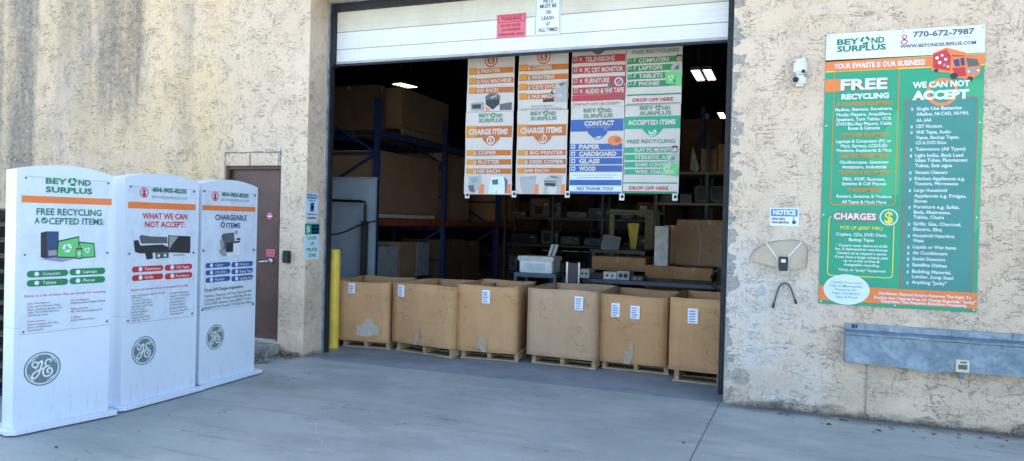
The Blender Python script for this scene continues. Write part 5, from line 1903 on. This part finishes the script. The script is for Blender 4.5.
# printer on a steel cart
YC = 2.6
a, c = onY(514, 272, YC), onY(556, 272, YC)
r_ = root('steel_cart', 'dark blue-grey steel cart carrying the white printer behind the boxes', 'cart', (a.x, YC, 0))
wd = c.x-a.x
m_ct = mat('cart_paint', (.09, .13, .18), .5)
zt_ = a.z
b = MB()
b.box(0, wd, 0, .5, zt_-.06, zt_, m_ct, .004)
b.build('top_shelf', r_)
b = MB()
b.box(.02, wd-.02, .02, .48, .2, .23, m_ct, .004)
b.build('lower_shelf', r_)
for x_ in (.02, wd-.02):
    for y_ in (.02, .48):
        b = MB()
        b.box(x_-.02, x_+.02, y_-.02, y_+.02, .0, zt_-.06, m_ct)
        b.build('leg', r_)
a, c = onY(519, 272, YC+.02), onY(552, 257, YC+.02)
r_ = root('printer', 'white office printer on the steel cart with paper supports raised', 'printer', (a.x, YC+.03, zt_+.002))
wd, ht = c.x-a.x, c.z-a.z-.0
m_pr = mat('printer_white', (.80, .82, .84), .45)
b = MB()
b.box(0, wd, .0, .4, .0, ht*.7, m_pr, .012)
b.build('body', r_)
b = MB()
b.box(-.03, wd+.02, -.01, .42, ht*.7, ht, mat('printer_lid', (.62, .63, .62), .5), .012)
b.build('lid', r_)
b = MB()
b.box(.08, wd-.1, -.012, .0, ht*.12, ht*.58, mat('printer_tray', (.62, .70, .80), .5), .004)
b.build('paper_tray', r_)
b = MB()
for xx in (.70, .83):
    b.beam((wd*xx, .3, ht), (wd*xx+.03, .38, ht+.16), .05, .008, K['of'])
b.build('paper_support', r_)

# chrome edged frame
YF = 2.4
a, c = onY(567.5, 262, YF), onY(579.5, 262.5, YF)
r_ = root('metal_divider', 'narrow upright metal frame with dark panel right of the printer', 'frame', (a.x, YF, 0))
wd = c.x-a.x
for nm, (x_0, x_1) in (('rail', (-.012, .012)), ('rail', (wd-.01, wd+.008))):
    b = MB()
    b.box(x_0, x_1, -.015, .015, 0, a.z, mat('bright_steel', (.55, .55, .56), .3, .6))
    b.build(nm, r_)
b = MB()
b.box(.012, wd-.01, -.004, .004, .3, a.z-.01, mat('plum_panel', (.07, .05, .07), .5))
b.build('panel', r_)

# low workbench with electronics
YT = 2.7
a, c = onY(582, 280, YT), onY(712, 284, YT)
zt_ = onY(650, 281.5, YT+.1).z
r_ = root('workbench', 'dark blue-grey workbench behind the boxes on the right', 'table', (a.x, YT, 0))
wd = c.x-a.x+.4
b = MB()
b.box(0, wd, 0, .8, zt_-.05, zt_, mat('bench_blue', (.06, .085, .13), .45), .006)
b.build('table_top', r_)
for x_ in (.05, wd-.05):
    for y_ in (.05, .75):
        b = MB()
        b.box(x_-.03, x_+.03, y_-.03, y_+.03, 0, zt_-.05, M_DK)
        b.build('leg', r_)
gx = a.x
for i, (px0, px1, h_, lab, m_) in enumerate(((580, 590, .12, 'small pale device at the left end of the workbench', K['of']), (592, 603, .07, 'flat black recorder on the workbench', BLK()), (604, 617, .10, 'off-white box device on the workbench, left of the speaker unit', K['of']), (617.5, 630, .12, 'grey twin speaker unit on the workbench', mat('device_grey', (.4, .4, .4), .5)), (632, 644, .06, 'dark flat device at the workbench, right of the speaker unit', M_DK))):
    p0, p1 = onY(px0, 278, YT+.15), onY(px1, 278, YT+.15)
    r_ = root('electronics_device', lab, 'device', (p0.x, YT+.1, zt_+.002))
    wd2 = p1.x-p0.x
    b = MB()
    b.box(0, wd2, 0, .3, 0, h_, m_, .006)
    b.build('casing', r_)
    for q in range(2):
        b = MB()
        b.lathe([(0, .004), (.028, .002), (.032, 0)], BLK() if i != 4 else K['gy'], 14, Matrix.Translation((wd2*(.3+.4*q), -.001, h_*.5)) @ Matrix.Rotation(R(90), 4, 'X') @ Matrix.Scale(.9 if i == 3 else .5, 4))
        b.build('knob', r_)


def cart_at(px0, py0, px1, py1, Yc, depth, lab, m, **kw):
    a_, c_ = onY(px0, py0, Yc), onY(px1, py1, Yc)
    return closed_box(a_.x, c_.x, Yc, Yc+depth, max(0, c_.z), a_.z, lab, m, **kw)


cart_at(592, 256, 645, 272, 4.0, .8, 'long low brown carton behind the workbench', M_CARD[2])
# supports under that carton: a steel table
a_, c_ = onY(588, 272, 4.0), onY(650, 272, 4.0)
r_ = root('steel_table', 'plain dark table holding the long low carton', 'table', (a_.x, 3.95, 0))
b = MB()
b.box(0, c_.x-a_.x, 0, 1, a_.z-.05, a_.z-.004, M_DK)
b.build('table_top', r_)
for x_ in (.05, c_.x-a_.x-.05):
    for y_ in (.05, .95):
        b = MB()
        b.box(x_-.03, x_+.03, y_-.03, y_+.03, 0, a_.z-.05, M_DK)
        b.build('leg', r_)
cart_at(645, 265, 675, 300, 3.9, .8, 'brown carton under the tall white box', M_CARD[2])
cart_at(674, 267, 712, 300, 3.75, .7, 'plain brown carton in front of the huge tan carton', M_CARD[0])
cart_at(655, 226, 667.5, 266, 3.8, .25, 'tall narrow white box standing on cartons near the right jamb', mat('white_carton', (.66, .67, .66), .6), tape=False)
cart_at(677, 219.5, 740, 300, 4.5, .9, 'huge tan carton with a vertical tape seam beside the right jamb', M_CARD[1])
cart_at(664, 225, 678, 300, 4.9, .8, 'brown carton partly hidden behind the tall white box', M_CARD[2])
a_ = onY(702, 220, 4.49)
b = MB()
b.tube([onY(700.5, 221, 4.485), onY(701, 240, 4.485), onY(699.5, 262, 4.485), onY(699, 270, 4.485)], .009, K['of'], 8)
tag(b.build('strap'), 'pale plastic strap hanging down the front of the huge tan carton', 'strap')
b = MB()
hp = [onY(x, y, 2.0) for x, y in ((727, 270), (720, 269.5), (714, 272), (711.5, 277), (713, 284), (718, 290), (722, 297))]
b.tube(hp, .017, BLK(), 10)
tag(b.build('rubber_hose'), 'black rubber hose curling from the right jamb above the last box', 'hose')

# yellow steel gantry frame, with a yellow funnel shaped scoop
YG = 6.5
a_, c_ = onY(612, 211, YG), onY(660, 211, YG)
r_ = root('gantry_frame', 'tall dull yellow steel frame deep inside behind the tall white box', 'frame', (a_.x, YG, 0))
m_g = mat('dull_yellow', (.32, .27, .10), .6)
wd = c_.x-a_.x
for x_0, x_1 in ((-.03, .06), (wd-.26, wd)):
    b = MB()
    b.box(x_0, x_1, -.05, .05, 0, a_.z-.07, m_g, .005)
    b.build('post', r_)
b = MB()
b.box(-.03, wd, -.06, .06, a_.z-.07, a_.z+.03, m_g, .005)
b.build('top_beam', r_)
a_ = onY(633, 236, 5.6)
r_ = root('wet_floor_sign', 'bright yellow narrow folding caution sign hung in the dark middle', 'sign', (a_.x, 5.6, a_.z-.22))
b = MB()
b.prism([(-.03, -.05), (.05, -.05), (.10, .42), (.085, .44), (-.085, .44), (-.10, .42)], 0, .03, mat('caution_yellow', (.75, .52, .03), .5))
b.build('sign_board', r_)
b = MB()
b.beam((0, .015, .44), (0, .015, .62), .012, .012, M_DK)
b.build('hook', r_)
b = MB()
b.box(-.5, .5, 0, .03, .60, .63, M_DK)
b.build('hanging_bar', r_)
a_ = onY(610, 242, 5.0)
r_ = root('tilted_monitor', 'grey flat monitor leaning back on a dark bench deep inside', 'monitor', (a_.x, 5.0, a_.z-.14))
X_ = Matrix.Rotation(R(-12), 4, 'X') @ Matrix.Rotation(R(8), 4, 'Y')
b = MB()
b.box(-.16, .14, 0, .03, -.0, .25, mat('monitor_frame', (.30, .32, .31), .5), .006, X_)
b.build('casing', r_)
b = MB()
b.box(-.14, .12, -.003, 0, .02, .23, mat('monitor_screen', (.13, .15, .14), .3), 0, X_)
b.build('screen', r_)
a_ = onY(590, 249, 4.9)
c_ = onY(645, 249, 4.9)
r_ = root('dark_bench', 'dark bench carrying the leaning grey monitor', 'table', (a_.x, 4.9, 0))
b = MB()
b.box(0, c_.x-a_.x, 0, .9, a_.z-.06, a_.z, M_DK)
b.build('table_top', r_)
for x_ in (.05, c_.x-a_.x-.05):
    b = MB()
    b.box(x_-.03, x_+.03, .05, .85, 0, a_.z-.06, M_DK)
    b.build('leg', r_)

# right hand shelving with monitors
YS = 6.2
zs_ = [onY(700, 203, YS).z, onY(700, 172, YS).z]
a_, c_ = onY(656, 203, YS), onY(760, 203, YS)
r_ = root('storage_shelf', 'tall shelving with tan beams at the right of the dark interior', 'shelf', (a_.x, YS, 0))
wd = c_.x-a_.x
m_tb = mat('shelf_tan', (.28, .22, .13), .6)
for x_ in (0, wd/2, wd):
    for y_ in (0, .9):
        b = MB()
        b.box(x_-.03, x_+.03, y_-.03, y_+.03, 0, 3.2, M_DK)
        b.build('post', r_)
for zl in [.5]+zs_:
    b = MB()
    b.box(.03, wd-.03, -.045, .92, zl-.045, zl, m_tb, .003)
    b.build('shelf_board', r_)
for i, (px0, px1, lab) in enumerate(((695, 709.5, 'old monitor on the tan shelf, left one of the pair'), (710.5, 725, 'old monitor on the tan shelf, right one beside the jamb'))):
    a_, c_ = onY(px0, 186, YS), onY(px1, 201, YS)
    r_ = root('monitor', lab, 'monitor', (a_.x, YS+.05, zs_[0]+.002), 0, 'old monitors on the tan shelf')
    w2 = c_.x-a_.x
    h2 = a_.z-zs_[0]
    b = MB()
    b.box(0, w2, 0, .25, .03, h2, mat('monitor_dark', (.13, .12, .11), .5), .01)
    b.build('casing', r_)
    b = MB()
    b.box(.02, w2-.02, -.003, 0, .05, h2-.02, mat('screen_dark', (.03, .03, .035), .15))
    b.build('screen', r_)
    b = MB()
    b.box(w2*.3, w2*.7, .02, .2, 0, .03, M_DK)
    b.build('foot', r_)
for i, (px0, px1, h_, lab, m_) in enumerate(((664, 676, .22, 'dark box on the tan shelf under the green banner', M_DK), (679, 691, .16, 'low dark box on the tan shelf left of the monitors', mat('box_slate', (.10, .11, .12), .6)))):
    p0, p1 = onY(px0, 200, YS), onY(px1, 200, YS)
    closed_box(p0.x, p1.x, YS+.1, YS+.5, zs_[0]+.002, zs_[0]+h_, lab, m_, tape=False, name='storage_box', cat='box')
for i, (px0, px1, h_, lab, m_) in enumerate(((700, 716, .42, 'brown carton on the upper tan shelf under the far lamp', M_CARD[2]), (717, 735, .5, 'brown carton on the upper tan shelf against the right jamb', M_CARD[2]))):
    p0, p1 = onY(px0, 170, YS), onY(px1, 170, YS)
    closed_box(p0.x, p1.x, YS+.1, YS+.6, zs_[1]+.002, zs_[1]+h_, lab, m_)
# folded paper / flag
a_ = onY(691, 158, 6.25)
r_ = root('folded_banner', 'crumpled pale yellow folded sheet propped on the upper tan shelf', 'folded sheet', (a_.x, 6.3, zs_[1]+.002))
b = MB()
b.add([(-.02, 0, .05), (.10, .02, 0), (.14, 0, .08), (.03, -.03, .45), (.0, .03, .4), (.05, .05, .1)], [(0, 1, 3), (1, 2, 3), (0, 3, 4), (4, 3, 5), (5, 3, 2), (0, 4, 5)], mat('sheet_yellow', (.55, .50, .28), .6))
b.build('sheet', r_)

# cluttered steel shelving across the middle, full of salvaged electronics
YK = 7.6
ka, kc = onY(505, 230, YK), onY(655, 230, YK)
rk = root('electronics_shelf', 'long dark steel shelving crowded with salvaged electronics in the dim middle of the interior', 'shelf', (ka.x, YK, 0))
wk = kc.x-ka.x
KL = (.55, 1.15, 1.72, 2.25)
for k in range(4):
    for y_ in (0, .6):
        b = MB()
        b.box(wk*k/3-.025, wk*k/3+.025, y_-.025, y_+.025, 0, 2.7, M_DK)
        b.build('post', rk)
for zl in KL:
    b = MB()
    b.box(.03, wk-.03, -.02, .62, zl-.04, zl, M_DK, .003)
    b.build('shelf_board', rk)
rr = random.Random(21)
words_ = ('black', 'charcoal', 'beige', 'grey', 'brown', 'bluish')
cols_ = (BLK(), mat('slate_box', (.10, .11, .13), .6), mat('dim_beige', (.085, .08, .068), .6), mat('dim_metal', (.08, .085, .09), .5, .2), M_CARD[3], mat('bluegrey', (.06, .08, .11), .5))  # device colours lowered so the shade of the interior is painted in
for lv, zl in enumerate(KL):
    x_ = .08
    k = 0
    while x_ < wk-.35:
        w2, h2, ci = rr.uniform(.10, .62), rr.uniform(.06, .46), rr.randrange(6)
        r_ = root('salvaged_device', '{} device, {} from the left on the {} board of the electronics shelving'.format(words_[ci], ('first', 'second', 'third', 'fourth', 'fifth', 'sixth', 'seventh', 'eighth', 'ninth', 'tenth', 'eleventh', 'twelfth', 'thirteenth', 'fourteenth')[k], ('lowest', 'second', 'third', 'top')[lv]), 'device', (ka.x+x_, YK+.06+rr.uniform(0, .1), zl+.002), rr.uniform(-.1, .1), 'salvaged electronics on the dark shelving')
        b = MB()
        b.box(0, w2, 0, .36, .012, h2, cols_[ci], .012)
        b.build('casing', r_)
        b = MB()
        b.box(w2*rr.uniform(.08, .3), w2*rr.uniform(.45, .7), -.004, 0, h2*rr.uniform(.15, .4), h2*rr.uniform(.55, .85), mat('screen_dark', (.03, .03, .035), .15), .001)
        b.build('front_panel', r_)
        b = MB()
        b.box(w2*.74, w2*.92, -.004, 0, h2*.62, h2*.74, K['gy'])
        b.build('badge', r_)
        x_ += w2+rr.uniform(.02, .14)
        k += 1

# far racks with cartons, their colours darkened for the interior gloom
for rrow, (Yr, xs0, n_b, zl2) in enumerate(((10.5, -6.6, 3, (1.5, 3.0)), (16.5, -13.0, 5, (1.6, 3.3)))):
    rk = root('far_rack', ['dark pallet rack across the middle of the interior', 'dark pallet rack near the far wall of the interior'][rrow], 'rack', (xs0, Yr, 0))
    for i in range(n_b+1):
        for y_ in (0, 1.05):
            b = MB()
            b.box(i*2.6-.045, i*2.6+.045, y_-.035, y_+.035, 0, 4.4, M_RB)
            b.build('upright', rk)
    for zl in zl2:
        for y_ in (0, 1.05):
            b = MB()
            b.box(.045, n_b*2.6-.045, y_-.02, y_+.02, zl-.11, zl, mat('beam_dark', (.07, .03, .03), .6))
            b.build('beam', rk)
        b = MB()
        b.box(.05, n_b*2.6-.05, .02, 1.03, zl+.001, zl+.015, M_DK)
        b.build('deck', rk)
    rr = random.Random(rrow+5)
    for lvl, zl in enumerate((0,)+zl2):
        x_ = .12
        k = 0
        while x_ < n_b*2.6-1.0:
            w2 = rr.uniform(.5, 1.15)
            h_ = rr.uniform(.5, 1.15)
            x_mod = x_ % 2.6
            closed_box(xs0+x_, xs0+x_+w2, Yr+.08, Yr+.98, zl+.018, zl+.018+h_,
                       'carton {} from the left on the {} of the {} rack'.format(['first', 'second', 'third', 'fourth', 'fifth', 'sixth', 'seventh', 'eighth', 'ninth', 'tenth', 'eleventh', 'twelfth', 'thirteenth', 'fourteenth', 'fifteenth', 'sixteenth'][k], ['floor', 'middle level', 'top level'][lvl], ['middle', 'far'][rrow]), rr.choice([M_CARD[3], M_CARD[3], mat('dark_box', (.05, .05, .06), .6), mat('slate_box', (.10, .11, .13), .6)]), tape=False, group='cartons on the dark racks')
            x_ += w2+rr.uniform(.05, .6)
            k += 1

# ------------------------------------------------------------------ leaf litter
m_lf = [mat('leaf_'+n_, c_, .8) for n_, c_ in (('tan', (.30, .19, .09)), ('brown', (.14, .08, .04)), ('pale', (.38, .31, .22)), ('dark', (.04, .035, .03)))]


def litter(name, zone, n_, size, label_kind):
    b = MB()
    rr = random.Random(len(name))
    for i in range(n_):
        x, y, z = zone(rr)
        s_ = rr.uniform(.4, 1)*size
        a = rr.uniform(0, 6.28)
        X_ = Matrix.Translation((x, y, z)) @ Matrix.Rotation(a, 4, 'Z') @ Matrix.Rotation(rr.uniform(-.6, .6), 4, 'X')
        b.add([(-s_, 0, 0), (-.3*s_, -.42*s_, .003), (.5*s_, -.35*s_, .006), (s_, 0, .002), (.4*s_, .38*s_, .006), (-.4*s_, .4*s_, .004)], [(0, 1, 2, 3, 4, 5)], rr.choice(m_lf), False, X_)
    tag(b.build(name), kind='stuff', label=label_kind, cat='leaf litter')


def z1(rr):
    t = rr.random()
    y = -.36-abs(rr.gauss(0, .10))
    return (rr.uniform(-5.6, -4.78), y, .006+.06*max(0, 1-abs(y+.38)/.12)*rr.random())


def z1b(rr):
    return (rr.uniform(-4.93, -4.66), -abs(rr.gauss(0, .14))-.01, .006+.05*rr.random()**2)


def z2(rr):
    return (rr.uniform(.05, 3.2), -.012-abs(rr.gauss(0, .035)), .004+.012*rr.random())


def z3(rr):
    return (rr.uniform(-4.2, 3.0), rr.uniform(-3.6, -.1), .004)


litter('leaf_litter', z1, 420, .022, 'brown dry leaves and grit heaped around the concrete step')
litter('leaf_litter', z1b, 220, .02, 'brown dry leaves in the corner between step and doorway pier')
litter('dirt_crumbs', z2, 500, .011, 'dark crumbs and bits of leaf along the foot of the right wall')
litter('wall_leaves', lambda rr: (rr.uniform(.2, 2.4), -.12-abs(rr.gauss(0, .16)), .004), 34, .03, 'dark damp leaves fallen on the concrete along the right wall')
litter('stray_leaves', z3, 30, .018, 'single small leaves lying scattered over the concrete yard')
# a little broken masonry beside the step
b = MB()
rr = random.Random(3)
for i in range(26):
    x, y = rr.uniform(-5.4, -4.7), -.36-abs(rr.gauss(0, .06))
    s_ = rr.uniform(.012, .035)
    X_ = Matrix.Translation((x, y, s_*.4)) @ Matrix.Rotation(rr.uniform(0, 6), 4, 'Z') @ Matrix.Rotation(rr.uniform(-.5, .5), 4, 'Y')
    b.box(-s_, s_, -s_*.7, s_*.7, -s_*.5, s_*.5, m_stp, s_*.2, X_)
tag(b.build('rubble'), kind='stuff', label='small broken concrete chips beside the step', cat='rubble')

# ------------------------------------------------------------------ light
w = bpy.data.worlds.new('World')
S.world = w
w.use_nodes = True
nt = w.node_tree
bg = nt.nodes['Background']
sky = nt.nodes.new('ShaderNodeTexSky')
sky.sky_type = 'NISHITA'
sky.sun_disc = False
SE, SA = R(46), R(-30)
sky.sun_elevation = SE
sky.sun_rotation = SA
sky.air_density = 1.0
sky.dust_density = 1.7
sky.ozone_density = 1.3
nt.links.new(sky.outputs[0], bg.inputs[0])
bg.inputs[1].default_value = .11
sl = bpy.data.lights.new('sun', 'SUN')
sl.energy = 4.6
sl.angle = R(.5)
sl.color = (1, .93, .82)
so = bpy.data.objects.new('sun', sl)
COL.objects.link(so)
sd = Vector((math.sin(SA)*math.cos(SE), math.cos(SA)*math.cos(SE), math.sin(SE)))
so.rotation_euler = sd.to_track_quat('Z', 'Y').to_euler()
so.location = (0, 0, 20)

S.view_settings.view_transform = 'Standard'
S.view_settings.look = 'None'
S.view_settings.gamma = 1
S.view_settings.exposure = 2.66
S.render.engine = 'CYCLES'
S.cycles.max_bounces = 6
S.cycles.diffuse_bounces = 4
S.cycles.use_denoising = True
S.render.resolution_x = 1024
S.render.resolution_y = 461
